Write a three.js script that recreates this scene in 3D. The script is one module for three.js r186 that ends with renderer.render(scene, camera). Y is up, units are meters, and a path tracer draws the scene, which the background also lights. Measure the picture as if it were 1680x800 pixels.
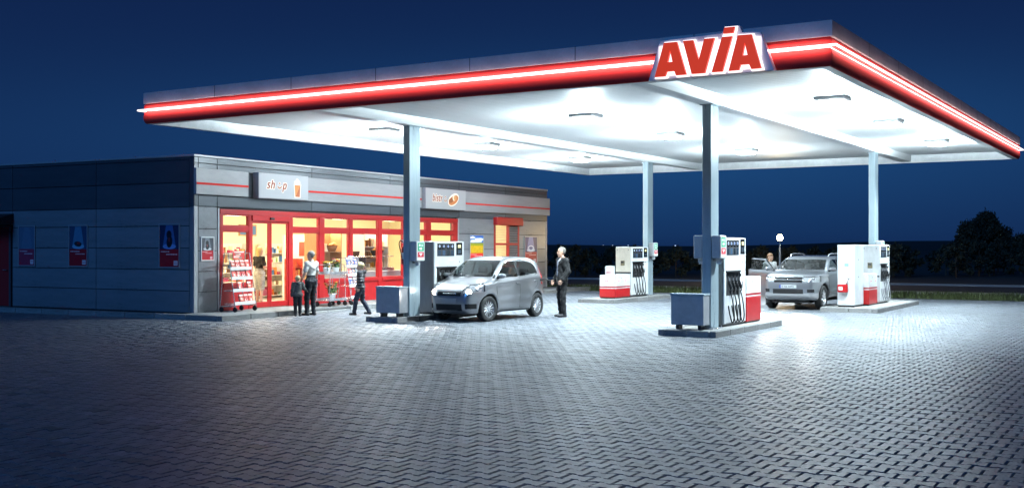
import * as THREE from 'three';
import { RoundedBoxGeometry } from 'three/addons/geometries/RoundedBoxGeometry.js';
import { mergeGeometries } from 'three/addons/utils/BufferGeometryUtils.js';
import { RectAreaLightUniformsLib } from 'three/addons/lights/RectAreaLightUniformsLib.js';

// ---------- camera, sky, night light, exposure ----------
const scene = new THREE.Scene();
const camera = new THREE.PerspectiveCamera(24.77, 1024 / 487, 0.1, 3000);
camera.position.set(0, 1.75, 0);
camera.rotation.order = 'YXZ';
camera.rotation.set(0.0018, 31.593 * Math.PI / 180, 0);
scene.add(camera);

const renderer = new THREE.WebGLRenderer({ antialias: true });
renderer.setSize(1024, 487);
renderer.toneMapping = THREE.LinearToneMapping;
renderer.toneMappingExposure = 1.0;
renderer.shadowMap.enabled = true;
RectAreaLightUniformsLib.init();

function rng(seed) { let a = seed >>> 0; return () => { a = (a + 0x6D2B79F5) | 0; let t = Math.imul(a ^ (a >>> 15), 1 | a); t = (t + Math.imul(t ^ (t >>> 7), 61 | t)) ^ t; return ((t ^ (t >>> 14)) >>> 0) / 4294967296; }; }
const clamp = (x, a, b) => Math.min(b, Math.max(a, x));
const mix = (a, b, t) => a + (b - a) * t;
const sstep = (a, b, x) => { const t = clamp((x - a) / (b - a), 0, 1); return t * t * (3 - 2 * t); };

{ // clear night sky just after dusk: deep blue, a paler band low over the land, the canopy glow in the haze painted in as a brighter patch
  const W = 512, Hh = 256, data = new Float32Array(W * Hh * 4);
  for (let j = 0; j < Hh; j++) for (let i = 0; i < W; i++) {
    const el = ((j + 0.5) / Hh - 0.5) * 180, az = ((i + 0.5) / W) * Math.PI * 2 - Math.PI;   // azimuth atan2(z, x)
    const off = Math.abs(((az - Math.atan2(-0.9, -0.43) + 3 * Math.PI) % (2 * Math.PI)) - Math.PI) * 180 / Math.PI;   // degrees from the painted glow patch
    const band = Math.exp(-Math.pow((el - 5) / 4.2, 2)) * (0.22 + 0.78 * Math.exp(-Math.pow(off / 21, 2)));
    const up = sstep(0, 40, el);
    const k = (j * W + i) * 4;
    data[k] = mix(0.0052, 0.0040, up) + 0.0060 * band;
    data[k + 1] = mix(0.0185, 0.0150, up) + 0.0440 * band;
    data[k + 2] = mix(0.0760, 0.0700, up) + 0.1150 * band;
    data[k + 3] = 1;
  }
  const sky = new THREE.DataTexture(data, W, Hh, THREE.RGBAFormat, THREE.FloatType);
  sky.mapping = THREE.EquirectangularReflectionMapping; sky.magFilter = THREE.LinearFilter; sky.minFilter = THREE.LinearFilter; sky.needsUpdate = true;
  scene.background = sky; scene.environment = sky; scene.environmentIntensity = 1.0; scene.backgroundIntensity = 1.0;
}
const sun = new THREE.DirectionalLight(new THREE.Color().setRGB(0.08, 0.36, 1.0), 1.0);   // last light of the dusk sky
sun.position.set(-14, 26, 22); sun.target.position.set(-14, 0, -26);
sun.castShadow = true; sun.shadow.radius = 40; sun.shadow.mapSize.set(2048, 2048);
Object.assign(sun.shadow.camera, { left: -40, right: 40, top: 40, bottom: -40, near: 1, far: 120 });
scene.add(sun, sun.target);

// ---------- helpers ----------
const V3 = (x, y, z) => new THREE.Vector3(x, y, z);
const taken = new Map();
function numbered(name) { const n = taken.get(name) || 0; taken.set(name, n + 1); return n ? name + '_' + String(n).padStart(3, '0') : name; }
function flat(gs) {
  gs = Array.isArray(gs) ? gs : [gs];
  if (gs.length === 1) return gs[0];
  return mergeGeometries(gs.map(g => { const q = g.index ? g.toNonIndexed() : g.clone(); for (const a of Object.keys(q.attributes)) if (!['position', 'normal', 'uv'].includes(a)) q.deleteAttribute(a); if (!q.attributes.uv) q.setAttribute('uv', new THREE.BufferAttribute(new Float32Array(q.attributes.position.count * 2), 2)); return q; }));
}
function part(name, gs, mat, parent) { const m = new THREE.Mesh(flat(gs), mat); m.name = name; m.castShadow = m.receiveShadow = true; parent.add(m); return m; }
function thing(name, label, category, pos = [0, 0, 0], turn = 0, group) {
  const o = new THREE.Group(); o.name = numbered(name); o.position.set(...pos); o.rotation.y = turn; o.userData = { label, category };
  if (group) o.userData.group = group; scene.add(o); return o;
}
function structure(name, gs, mat) { const m = part(numbered(name), gs, mat, scene); m.userData = { kind: 'structure' }; return m; }
function stuff(name, gs, mat, parent) { const m = part(name, gs, mat, parent); m.userData.kind = 'stuff'; return m; }
function again(root, label, pos, turn, group) { const c = root.clone(); c.name = numbered(root.name.replace(/_\d{3}$/, '')); c.position.set(...pos); c.rotation.y = turn; c.userData = { ...root.userData, label }; if (group) c.userData.group = group; scene.add(c); return c; }
// geometry
function B(w, h, d, x = 0, y = 0, z = 0) { return new THREE.BoxGeometry(w, h, d).translate(x, y, z); }
function BB(x0, x1, y0, y1, z0, z1) { return B(Math.abs(x1 - x0), Math.abs(y1 - y0), Math.abs(z1 - z0), (x0 + x1) / 2, (y0 + y1) / 2, (z0 + z1) / 2); }
function RB(x0, x1, y0, y1, z0, z1, r = 0.01, s = 2) { const a = Math.abs(x1 - x0), b = Math.abs(y1 - y0), c = Math.abs(z1 - z0); return new RoundedBoxGeometry(a, b, c, s, Math.min(r, a / 2.1, b / 2.1, c / 2.1)).translate((x0 + x1) / 2, (y0 + y1) / 2, (z0 + z1) / 2); }
function cyl(r0, r1, h, x = 0, y = 0, z = 0, n = 16) { return new THREE.CylinderGeometry(r1, r0, h, n).translate(x, y, z); }
function sph(r, x = 0, y = 0, z = 0, n = 12) { return new THREE.SphereGeometry(r, n, Math.max(6, n * 0.6 | 0)).translate(x, y, z); }
function tube(pts, r, seg = 0, n = 8) { const c = new THREE.CatmullRomCurve3(pts.map(p => Array.isArray(p) ? V3(...p) : p)); return new THREE.TubeGeometry(c, seg || pts.length * 6, r, n, false); }
function bar(a, b, r, n = 8) { const A = V3(...a), Bv = V3(...b), d = Bv.clone().sub(A), g = new THREE.CylinderGeometry(r, r, d.length(), n); g.applyQuaternion(new THREE.Quaternion().setFromUnitVectors(V3(0, 1, 0), d.clone().normalize())); return g.translate((A.x + Bv.x) / 2, (A.y + Bv.y) / 2, (A.z + Bv.z) / 2); }
function shapeOf(pts, holes = []) { const s = new THREE.Shape(pts.map(p => new THREE.Vector2(p[0], p[1]))); for (const h of holes) s.holes.push(new THREE.Path(h.map(p => new THREE.Vector2(p[0], p[1])))); return s; }
function ext(pts, depth, bevel = 0, holes = []) { return new THREE.ExtrudeGeometry(shapeOf(pts, holes), { depth, bevelEnabled: bevel > 0, bevelSize: bevel, bevelThickness: bevel, bevelSegments: 2, curveSegments: 8 }); }

// ---------- textures and materials ----------
function noiseField(n, seed, octaves) { // tiling value noise, 0..1
  const out = new Float32Array(n * n); let amp = 1, tot = 0;
  for (const [cells, a] of octaves) {
    const r = rng(seed + cells * 7), g = new Float32Array(cells * cells).map(() => r()); amp = a; tot += a;
    for (let y = 0; y < n; y++) for (let x = 0; x < n; x++) {
      const fx = x / n * cells, fy = y / n * cells, ix = fx | 0, iy = fy | 0, u = sstep(0, 1, fx - ix), v = sstep(0, 1, fy - iy), jx = (ix + 1) % cells, jy = (iy + 1) % cells;
      out[y * n + x] += amp * mix(mix(g[iy * cells + ix], g[iy * cells + jx], u), mix(g[jy * cells + ix], g[jy * cells + jx], u), v);
    }
  }
  for (let i = 0; i < out.length; i++) out[i] /= tot; return out;
}
function texFrom(n, fn, srgb, repeat = [1, 1]) {
  const d = new Uint8Array(n * n * 4);
  for (let y = 0; y < n; y++) for (let x = 0; x < n; x++) { const c = fn(x, y, y * n + x), k = (y * n + x) * 4; d[k] = clamp(c[0] * 255, 0, 255); d[k + 1] = clamp(c[1] * 255, 0, 255); d[k + 2] = clamp(c[2] * 255, 0, 255); d[k + 3] = 255; }
  const t = new THREE.DataTexture(d, n, n); t.wrapS = t.wrapT = THREE.RepeatWrapping; t.magFilter = THREE.LinearFilter; t.minFilter = THREE.LinearMipmapLinearFilter; t.generateMipmaps = true; t.repeat.set(...repeat);
  if (srgb) t.colorSpace = THREE.SRGBColorSpace; t.needsUpdate = true; return t;
}
const nA = noiseField(256, 11, [[4, 1], [11, 0.7], [37, 0.5], [128, 0.6]]);
const nB = noiseField(256, 77, [[3, 1], [7, 0.8], [19, 0.5], [61, 0.3]]);
const nC = noiseField(256, 31, [[64, 1], [128, 0.8]]);
const grainMap = texFrom(256, (x, y, i) => { const v = 0.74 + 0.34 * (nA[i] - 0.5) + 0.30 * (nC[i] - 0.5); return [v, v, v]; }, true);
const roughVar = texFrom(256, (x, y, i) => { const v = 0.78 + 0.4 * (nB[i] - 0.5) + 0.15 * (nC[i] - 0.5); return [v, v, v]; }, false);
const grainBump = texFrom(256, (x, y, i) => { const v = 0.5 + 0.6 * (nA[i] - 0.5) + 0.6 * (nC[i] - 0.5); return [v, v, v]; }, false);
const smudge = texFrom(256, (x, y, i) => { const v = 0.92 + 0.16 * (nB[i] - 0.5) + 0.05 * (nC[i] - 0.5); return [v, v, v]; }, true);
const S = (hex, rough = 0.6, o = {}) => new THREE.MeshStandardMaterial({ color: new THREE.Color(hex), roughness: rough, ...o });
const L = (r, g, b, rough = 0.6, o = {}) => new THREE.MeshStandardMaterial({ color: new THREE.Color().setRGB(r, g, b), roughness: rough, ...o });
function canvasTex(w, h, draw) { const c = document.createElement('canvas'); c.width = w; c.height = h; draw(c.getContext('2d'), w, h); const t = new THREE.CanvasTexture(c); t.colorSpace = THREE.SRGBColorSpace; t.anisotropy = 4; return t; }
const M = {
  white: L(0.74, 0.75, 0.75, 0.38, { map: smudge }),
  soffit: L(0.85, 0.86, 0.86, 0.5, { map: smudge }),
  panel: L(0.25, 0.26, 0.28, 0.42, { metalness: 0.15, map: smudge, roughnessMap: roughVar }),
  panelTrim: L(0.34, 0.35, 0.37, 0.4, { metalness: 0.2 }),
  dark: L(0.075, 0.088, 0.105, 0.45, { metalness: 0.15, map: smudge, roughnessMap: roughVar }),
  backing: L(0.02, 0.02, 0.022, 0.9),
  band: L(0.36, 0.36, 0.37, 0.42, { map: smudge }),
  red: L(0.46, 0.010, 0.012, 0.36, { map: smudge }),
  redDark: L(0.33, 0.006, 0.008, 0.5),
  fasciaRed: L(0.62, 0.020, 0.016, 0.9),
  fasciaGrey: L(0.60, 0.53, 0.54, 0.5, { metalness: 0.1, map: smudge }),
  black: L(0.012, 0.012, 0.013, 0.5),
  rubber: L(0.016, 0.016, 0.017, 0.75, { map: grainMap }),
  chrome: L(0.75, 0.75, 0.76, 0.15, { metalness: 1 }),
  steel: L(0.52, 0.53, 0.55, 0.35, { metalness: 0.85, roughnessMap: roughVar }),
  column: L(0.36, 0.45, 0.49, 0.42, { metalness: 0.25, map: smudge, roughnessMap: roughVar }),
  greyBox: L(0.38, 0.39, 0.41, 0.45, { metalness: 0.2, map: smudge }),
  pumpGrey: L(0.22, 0.23, 0.24, 0.4, { metalness: 0.3, map: smudge }),
  cream: L(0.66, 0.60, 0.50, 0.45, { map: smudge }),
  concrete: L(0.40, 0.39, 0.37, 0.8, { map: grainMap, bumpMap: grainBump, bumpScale: 0.002 }),
  concreteDark: L(0.12, 0.12, 0.12, 0.85, { map: grainMap }),
  asphalt: L(0.045, 0.046, 0.048, 0.85, { map: grainMap, bumpMap: grainBump, bumpScale: 0.003 }),
  glass: new THREE.MeshPhysicalMaterial({ color: 0xffffff, roughness: 0.02, transmission: 1, thickness: 0, ior: 1.5 }),
  wood: L(0.50, 0.30, 0.13, 0.55, { map: smudge }),
  wallCream: L(0.80, 0.72, 0.50, 0.8),
  floorTile: L(0.45, 0.40, 0.33, 0.35),
};
function emissive(r, g, b, k) { return new THREE.MeshStandardMaterial({ color: new THREE.Color().setRGB(0.7, 0.7, 0.7), emissive: new THREE.Color().setRGB(r, g, b), emissiveIntensity: k, roughness: 0.5 }); }

// ---------- ground ----------
const terrainMat = L(0.020, 0.026, 0.016, 0.95, { map: grainMap });
{
  const g = new THREE.PlaneGeometry(3000, 3000, 1, 1).rotateX(-Math.PI / 2).translate(0, -0.05, 0); const uv = g.attributes.uv; for (let i = 0; i < uv.count; i++) uv.setXY(i, uv.getX(i) * 900, uv.getY(i) * 900);
  structure('ground', g, terrainMat);
}
const PX0 = -46, PX1 = 22, PZ0 = 6, PZ1 = -38.6;   // extent of the paved forecourt
const forecourt = new THREE.Group(); forecourt.name = 'forecourt_paving'; forecourt.userData = { kind: 'structure' }; scene.add(forecourt);
part('joint_sand', BB(PX0, PX1, -0.06, -0.010, PZ1, PZ0), L(0.035, 0.034, 0.033, 0.95, { map: grainMap }), forecourt);
{ // interlocking double-T concrete blocks, laid in running bond; rows run along x
  const PW = 0.215, PD = 0.165, gap = 0.010, ins = 0.024;
  // outline: long sides along x are waisted, ends along z are waisted outwards (bone shape)
  const hx = PW / 2 - gap / 2, hz = PD / 2 - gap / 2, ou = [];
  const edge = (t) => ins * (t < 0.22 ? 1 : t < 0.36 ? 1 - (t - 0.22) / 0.14 * 2 : t < 0.64 ? -1 : t < 0.78 ? -1 + (t - 0.64) / 0.14 * 2 : 1) * 0.5;
  for (const t of [0, 0.22, 0.36, 0.64, 0.78]) ou.push([-hx + 2 * hx * t, hz + edge(t)]);
  for (const t of [0, 0.25, 0.38, 0.62, 0.75]) ou.push([hx, hz + ins * 0.5 - (2 * hz + ins) * t]);
  for (const t of [0, 0.22, 0.36, 0.64, 0.78]) ou.push([hx - 2 * hx * t, -hz - edge(t)]);
  for (const t of [0, 0.25, 0.38, 0.62, 0.75]) ou.push([-hx, -hz - ins * 0.5 + (2 * hz + ins) * t]);
  // clockwise seen from above? normals are checked below
  const n = ou.length, pos = [], uvs = [], idx = [];
  const ring = (k, y) => { for (const [x, z] of ou) { const l = Math.hypot(x, z); pos.push(x - x / l * k, y, z - z / l * k); uvs.push(x / 0.9, z / 0.9); } };
  ring(0, -0.05); ring(0, -0.009); ring(0.010, 0); pos.push(0, 0, 0); uvs.push(0, 0);
  for (let r = 0; r < 2; r++) for (let i = 0; i < n; i++) { const a = r * n + i, b = r * n + (i + 1) % n; idx.push(a, b, a + n, b, b + n, a + n); }
  for (let i = 0; i < n; i++) idx.push(2 * n + i, 2 * n + (i + 1) % n, 3 * n);
  const ge = new THREE.BufferGeometry(); ge.setAttribute('position', new THREE.Float32BufferAttribute(pos, 3)); ge.setAttribute('uv', new THREE.Float32BufferAttribute(uvs, 2)); ge.setIndex(idx);
  const paver = ge.toNonIndexed(); paver.computeVertexNormals();
  // lay them where the camera can stand or see
  const fw = [-Math.sin(31.593 * Math.PI / 180), -Math.cos(31.593 * Math.PI / 180)], rt = [-fw[1], fw[0]];
  const r = rng(5), list = [];
  for (let j = Math.floor(PZ1 / PD); j < PZ0 / PD; j++) for (let i = Math.floor(PX0 / PW); i < PX1 / PW; i++) {
    const x = (i + (j & 1 ? 0.5 : 0)) * PW, z = j * PD;
    const d = x * fw[0] + z * fw[1], s = x * rt[0] + z * rt[1];
    if (d < 4 || d > 43 || Math.abs(s) > d * 0.53 + 2.5) continue;
    if (x < -19.6 && z < -18.4 && x < -19.3 - 0.061 * (-z - 18.9)) continue;      // under the shop and its pavement
    if (x < PX0 + 0.2 || x > PX1 - 0.2 || z < PZ1 + 0.2) continue;
    list.push([x, z, d, s, r(), r(), r(), r()]);
  }
  const shown = list.filter(p => p[2] > 7.7 && Math.abs(p[3]) < p[2] * 0.46).sort((a, b) => a[2] - b[2]).slice(0, 300);
  const near = new Set(shown);
  const patch = (x, z) => { const f = (s, ox) => nB[((Math.floor(z * s + 5000) & 255) * 256) + (Math.floor(x * s + ox + 5000) & 255)]; return 0.78 + 0.26 * f(9, 0) + 0.24 * f(29, 90); };   // worn and dirty areas of the paving, block by block
  const tint = (a, b, x, z) => { const odd = a > 0.965 ? 1.22 : a < 0.035 ? 0.62 : 1, v = (0.82 + 0.30 * a) * odd * patch(x, z); return [v * (1 + 0.07 * (b - 0.5)), v, v * (1 - 0.07 * (b - 0.5))]; };
  const base = [0.205, 0.225, 0.255];
  const pm = (c) => { const m = new THREE.MeshStandardMaterial({ color: c, roughness: 0.62, map: grainMap, bumpMap: grainBump, bumpScale: 0.0022, roughnessMap: roughVar }); return m; };
  const variants = Array.from({ length: 16 }, (_, k) => { const v = 0.55 + 0.05 * k, w = 0.06 * ((k * 5 % 16) / 16 - 0.5); return pm(new THREE.Color().setRGB(base[0] * v * (1 + w), base[1] * v, base[2] * v * (1 - w))); });
  const place = (o, p) => { o.position.set(p[0], (p[5] - 0.5) * 0.006, p[1]); o.rotation.set((p[6] - 0.5) * 0.026, p[7] > 0.5 ? Math.PI : 0, (p[7] - 0.5) * 0.022); };
  for (const p of shown) { const m = part('paver', paver, variants[clamp(Math.round((tint(p[4], p[5], p[0], p[1])[1] - 0.55) / 0.05), 0, 15)], forecourt); place(m, p); }
  const rest = list.filter(p => !near.has(p));
  const inst = new THREE.InstancedMesh(paver, pm(new THREE.Color().setRGB(...base)), rest.length), o = new THREE.Object3D(), col = new THREE.Color();
  rest.forEach((p, k) => { place(o, p); o.updateMatrix(); inst.setMatrixAt(k, o.matrix); inst.setColorAt(k, col.setRGB(...tint(p[4], p[5], p[0], p[1]))); });
  inst.name = 'paver_field'; inst.userData.kind = 'stuff'; inst.castShadow = inst.receiveShadow = true; forecourt.add(inst);
  console.log('pavers', list.length, shown.length && shown[shown.length - 1][2]);
}
// verge, road and field edge beyond the forecourt
structure('road', BB(-80, 60, -0.06, -0.02, -52, -43.2), M.asphalt);
structure('road_kerb', BB(-80, 60, -0.06, 0.07, -43.2, -43.05), M.concrete);
structure('road_kerb', BB(-80, 60, -0.06, 0.07, -52.15, -52.0), M.concrete);
{ // grass verge between forecourt and road
  const r = rng(9), gs = [], blade = new THREE.BufferGeometry();
  blade.setAttribute('position', new THREE.Float32BufferAttribute([-0.012, 0, 0, 0.012, 0, 0, 0.01, 0.16, 0.03], 3)); blade.setAttribute('normal', new THREE.Float32BufferAttribute([0, 0.5, 0.8, 0, 0.5, 0.8, 0, 0.5, 0.8], 3));
  const inst = new THREE.InstancedMesh(blade, L(0.055, 0.075, 0.022, 0.9, { side: THREE.DoubleSide }), 26000), o = new THREE.Object3D();
  for (let k = 0; k < 26000; k++) { o.position.set(-34 + 50 * r(), -0.05, -38.8 - 4.1 * r()); o.rotation.set((r() - 0.5) * 0.7, r() * 7, 0); o.scale.setScalar(0.6 + r() * 0.9); o.updateMatrix(); inst.setMatrixAt(k, o.matrix); }
  inst.name = 'grass'; inst.userData = { kind: 'stuff', label: 'short rough grass on the verge beyond the paving', category: 'grass' }; scene.add(inst);
}

// ---------- the shop ----------
const SP = [-20.725, -18.93], SA = 3.5 * Math.PI / 180;    // its corner and turn; local +x faces the pumps, local -z runs along the front
const shopPt = (x, y, z) => [SP[0] + Math.cos(SA) * x + Math.sin(SA) * z, y, SP[1] - Math.sin(SA) * x + Math.cos(SA) * z];
const shop = thing('shop_building', 'flat-roofed grey panelled shop with red glazed front', 'building', shopPt(0, 0, 0), SA);
const FLEN = 19.4, LLEN = 11, Y0 = 0.12;
{
  const p = (n, g, m, par = shop) => part(n, g, m, par);
  // carcass: wall cores behind the cladding
  p('wall', [BB(-0.28, -0.036, Y0, 3.93, -0.88, -0.3), BB(-0.28, -0.036, 2.68, 3.93, -12.45, -0.88), BB(-0.28, -0.036, Y0, 3.93, -15.06, -12.45), BB(-0.28, -0.036, 2.78, 3.93, -17.0, -15.06), BB(-0.28, -0.036, Y0, 0.95, -17.0, -15.06), BB(-0.28, -0.036, Y0, 3.93, -FLEN + 0.04, -17.0)], M.backing);
  p('wall', [BB(-6.7, -0.036, Y0, 3.93, -0.3, -0.036), BB(-LLEN, -7.75, Y0, 3.93, -0.3, -0.036), BB(-7.75, -6.7, 2.3, 3.93, -0.3, -0.036)], M.backing);
  p('wall', BB(-LLEN, -0.04, 0, 3.93, -FLEN + 0.3, -FLEN + 0.04), M.dark);
  p('wall', BB(-LLEN, -LLEN + 0.2, 0, 3.93, -FLEN + 0.3, -0.3), M.dark);
  p('plinth', BB(-LLEN + 0.02, -0.05, -0.04, Y0 - 0.003, -FLEN + 0.05, -0.05), M.concreteDark);
  const roof = p('roof', BB(-LLEN + 0.2, -0.28, 3.3, 3.5, -FLEN + 0.3, -0.3), M.concreteDark);
  p('coping', [RB(-0.32, 0.03, 3.93, 3.985, -FLEN, 0.03, 0.012), RB(-LLEN, -0.32, 3.93, 3.985, -0.3, 0.03, 0.012)], M.panelTrim, roof);
  const tones = [0.92, 1, 1.07].map(k => { const m = M.panel.clone(); m.color.multiplyScalar(k); return m; }), darkTones = [0.9, 1, 1.12].map(k => { const m = M.dark.clone(); m.color.multiplyScalar(k); return m; }), tr = rng(77), tone = (m) => (m === M.panel ? tones : m === M.dark ? darkTones : [m, m, m])[tr() * 3 | 0];   // panels differ a little from sheet to sheet
  // cladding panels of the front: [t0, t1, y0, y1]
  const fp = (t0, t1, y0, y1, m, d = 0.03) => p('cladding_panel', RB(-0.032, d - 0.03, y0 + 0.008, y1 - 0.008, -t1 + 0.008, -t0 - 0.008, 0.004, 1), tone(m));
  const ys = [Y0, 0.62, 1.12, 1.63, 2.17, 2.72];
  p('corner_trim', RB(-0.032, 0.0, Y0, 2.72, -0.135, 0.0, 0.012), M.panelTrim);
  for (let i = 0; i < 5; i++) fp(0.14, 0.80, ys[i], ys[i + 1], M.panel);
  p('reveal_trim', RB(-0.1, 0.012, Y0, 2.70, -0.872, -0.81, 0.006), M.panelTrim);
  p('reveal_trim', RB(-0.1, 0.012, Y0, 2.70, -12.56, -12.46, 0.006), M.panelTrim);
  for (let i = 0; i < 5; i++) { fp(12.57, 15.04, ys[i], ys[i + 1], M.panel); fp(17.02, 19.26, ys[i], ys[i + 1], M.panel); if (i < 1) fp(15.06, 17.0, ys[i], 0.95, M.panel); }
  p('corner_trim', RB(-0.032, 0.0, Y0, 2.72, -FLEN, -19.27, 0.012), M.panelTrim);
  const ts = [0, 0.14, 0.80, 4.55, 8.4, 12.57, 15.9, FLEN];
  for (let i = 0; i + 1 < ts.length; i++) { fp(ts[i], ts[i + 1], 2.72, 3.0, M.dark); fp(ts[i], ts[i + 1], 3.62, 3.78, M.dark, 0.028); fp(ts[i], ts[i + 1], 3.78, 3.93, M.dark); fp(ts[i], ts[i + 1], 3.0, 3.62, M.dark); }
  // light fascia band with its red stripe
  for (const [a, b, y0, y1] of [[-0.02, 1.85, 3.01, 3.65], [4.22, 10.07, 2.99, 3.64], [12.76, 19.46, 2.95, 3.63]]) {
    const bd = p('fascia_band', RB(0.005, 0.09, y0, y1, -b, -a, 0.01), M.band), yc = y0 + 0.24;
    p('red_stripe', [BB(0.089, 0.098, yc, yc + 0.052, -b + 0.01, -a - 0.01)], M.fasciaRed, bd);
  }
  // cladding of the side wall (faces +z), t runs along -x
  const lp = (t0, t1, y0, y1, m) => p('cladding_panel', RB(-t1 + 0.008, -t0 - 0.008, y0 + 0.008, y1 - 0.008, -0.032, 0, 0.004, 1), tone(m));
  const ly = [Y0, 0.65, 1.17, 1.70, 2.24, 2.70];
  p('corner_trim', RB(-0.155, -0.003, Y0, 2.70, -0.032, 0.002, 0.012), M.panel);
  const lt = [0.16, 3.38, 6.59, 7.85, LLEN];
  for (let k = 0; k + 1 < lt.length; k++) { if (k !== 2) for (let i = 0; i < 5; i++) lp(lt[k], lt[k + 1], ly[i], ly[i + 1], M.panel); else lp(lt[k], lt[k + 1], 2.32, 2.70, M.panel); lp(lt[k], lt[k + 1], 2.70, 3.30, M.dark); lp(lt[k], lt[k + 1], 3.30, 3.86, M.dark); lp(lt[k], lt[k + 1], 3.86, 3.93, M.dark); }
  lp(0.005, 0.16, 2.70, 3.93, M.dark);
  const sd = p('side_door', RB(-7.70, -6.74, Y0, 2.26, -0.08, -0.03, 0.006), M.redDark);
  p('door_frame', [BB(-6.74, -6.66, Y0, 2.30, -0.1, 0.004), BB(-7.78, -7.70, Y0, 2.30, -0.1, 0.004), BB(-7.70, -6.74, 2.26, 2.30, -0.1, 0.004)], M.dark, sd);
  p('handle', [bar([-6.82, 1.1, -0.03], [-6.82, 1.1, 0.03], 0.012), bar([-6.82, 1.1, 0.03], [-6.95, 1.1, 0.03], 0.012)], M.steel, sd);
  const aw = p('door_awning', ext([[0, 2.36], [0, 2.62], [0.75, 2.40], [0.75, 2.36]], 1.25, 0.006).rotateY(-Math.PI / 2).translate(-6.55, 0, 0.006), M.black);
  p('awning_bracket', [bar([-6.62, 2.1, 0.01], [-6.62, 2.37, 0.5], 0.012), bar([-7.7, 2.1, 0.01], [-7.7, 2.37, 0.5], 0.012)], M.black, aw);
  // red shop front
  const RX0 = -0.09, RX1 = 0.02, fr = (n, t0, t1, y0, y1, par, x0 = RX0, x1 = RX1) => p(n, RB(x0, x1, y0, y1, -t1, -t0, 0.008, 1), M.red, par);
  const front = p('shop_front_head', RB(RX0, RX1 + 0.012, 2.55, 2.675, -12.45, -0.88, 0.008, 1), M.red);
  for (const [a, b] of [[0.88, 0.98], [1.95, 2.05], [3.54, 3.70], [4.86, 5.09], [6.27, 6.44], [7.75, 7.94], [9.11, 9.5], [10.45, 10.75], [12.2, 12.45]]) fr('mullion', a, b, Y0, 2.549, front);
  for (const [a, b] of [[0.98, 1.95], [3.70, 4.86], [5.09, 6.27], [6.44, 7.75], [7.94, 9.11], [9.5, 10.45], [10.75, 12.2]]) {
    fr('transom_rail', a, b, 2.13, 2.25, front, RX0 + 0.004, RX1 - 0.004); fr('spandrel_panel', a, b, Y0, 0.70, front, RX0 + 0.01, RX1 - 0.025); fr('sill_rail', a, b, 0.70, 0.79, front, RX0 + 0.004, RX1 + 0.02);
    for (const [y0, y1] of [[0.79, 2.13], [2.25, 2.55]]) {
      const w = fr('window_frame', a, a + 0.03, y0, y1, front, RX0 + 0.02, RX1 - 0.015); fr('window_frame', b - 0.03, b, y0, y1, front, RX0 + 0.02, RX1 - 0.015);
      fr('window_frame', a + 0.03, b - 0.03, y0, y0 + 0.03, front, RX0 + 0.02, RX1 - 0.015); fr('window_frame', a + 0.03, b - 0.03, y1 - 0.03, y1, front, RX0 + 0.02, RX1 - 0.015);
      p('pane', new THREE.PlaneGeometry(b - a - 0.06, y1 - y0 - 0.06).rotateY(Math.PI / 2).translate(-0.035, (y0 + y1) / 2, -(a + b) / 2), M.glass, front);
    }
  }
  // sliding doors
  fr('door_header', 2.05, 3.54, 2.40, 2.549, front, RX0, RX1 + 0.03);
  p('door_sensor', RB(0.05, 0.09, 2.44, 2.50, -2.88, -2.72, 0.01), M.black, front);
  for (const [a, b] of [[2.05, 2.78], [2.80, 3.54]]) {
    const d = p('sliding_door', [RB(-0.05, 0.0, Y0 + 0.02, 2.40, -a - 0.06, -a, 0.006, 1), RB(-0.05, 0.0, Y0 + 0.02, 2.40, -b, -b + 0.06, 0.006, 1), RB(-0.05, 0, 2.34, 2.40, -b + 0.06, -a - 0.06, 0.006, 1), RB(-0.05, 0, Y0 + 0.02, Y0 + 0.16, -b + 0.06, -a - 0.06, 0.006, 1)], M.red);
    p('pane', new THREE.PlaneGeometry(b - a - 0.12, 2.34 - Y0 - 0.16).rotateY(Math.PI / 2).translate(-0.025, (2.34 + Y0 + 0.16) / 2, -(a + b) / 2), M.glass, d);
  }
  // small window with a red roller box and a blind
  const sw = p('window', [RB(-0.1, 0.01, 0.95, 2.52, -15.16, -15.06, 0.006), RB(-0.1, 0.01, 0.95, 2.52, -17.0, -16.9, 0.006), RB(-0.1, 0.01, 0.95, 1.03, -16.9, -15.16, 0.006), RB(-0.1, 0.01, 1.78, 1.86, -16.9, -15.16, 0.006), RB(-0.095, 0.006, 1.03, 2.5, -16.22, -16.14, 0.006)], M.red);
  p('roller_box', RB(-0.1, 0.16, 2.50, 2.80, -17.06, -15.0, 0.03), M.red, sw);
  for (const [a, b] of [[15.16, 16.14], [16.22, 16.9]]) for (const [y0, y1] of [[1.03, 1.78], [1.86, 2.5]]) p('pane', new THREE.PlaneGeometry(b - a, y1 - y0).rotateY(Math.PI / 2).translate(-0.05, (y0 + y1) / 2, -(a + b) / 2), M.glass, sw);
  const slatG = B(0.028, 0.004, 1.72, 0, 0, 0).rotateZ(0.5), slatM = L(0.62, 0.58, 0.45, 0.6);
  for (let k = 0; k < 24; k++) { const m = part('slat', slatG, slatM, sw); m.position.set(-0.16, 1.06 + k * 0.061, -16.03); }
  const sh = p('shutter', BB(-0.03, -0.012, 1.04, 2.5, -16.88, -16.24), M.backing, sw), shG = new RoundedBoxGeometry(0.02, 0.075, 0.64, 1, 0.006), shM = L(0.16, 0.14, 0.14, 0.5);
  for (let k = 0; k < 16; k++) { const m = part('slat', shG, shM, sw); m.position.set(-0.003, 1.085 + k * 0.09, -16.56); }
  // room inside
  p('floor', BB(-7, -0.28, Y0, Y0 + 0.012, -18.6, -0.4), M.floorTile);
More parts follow.
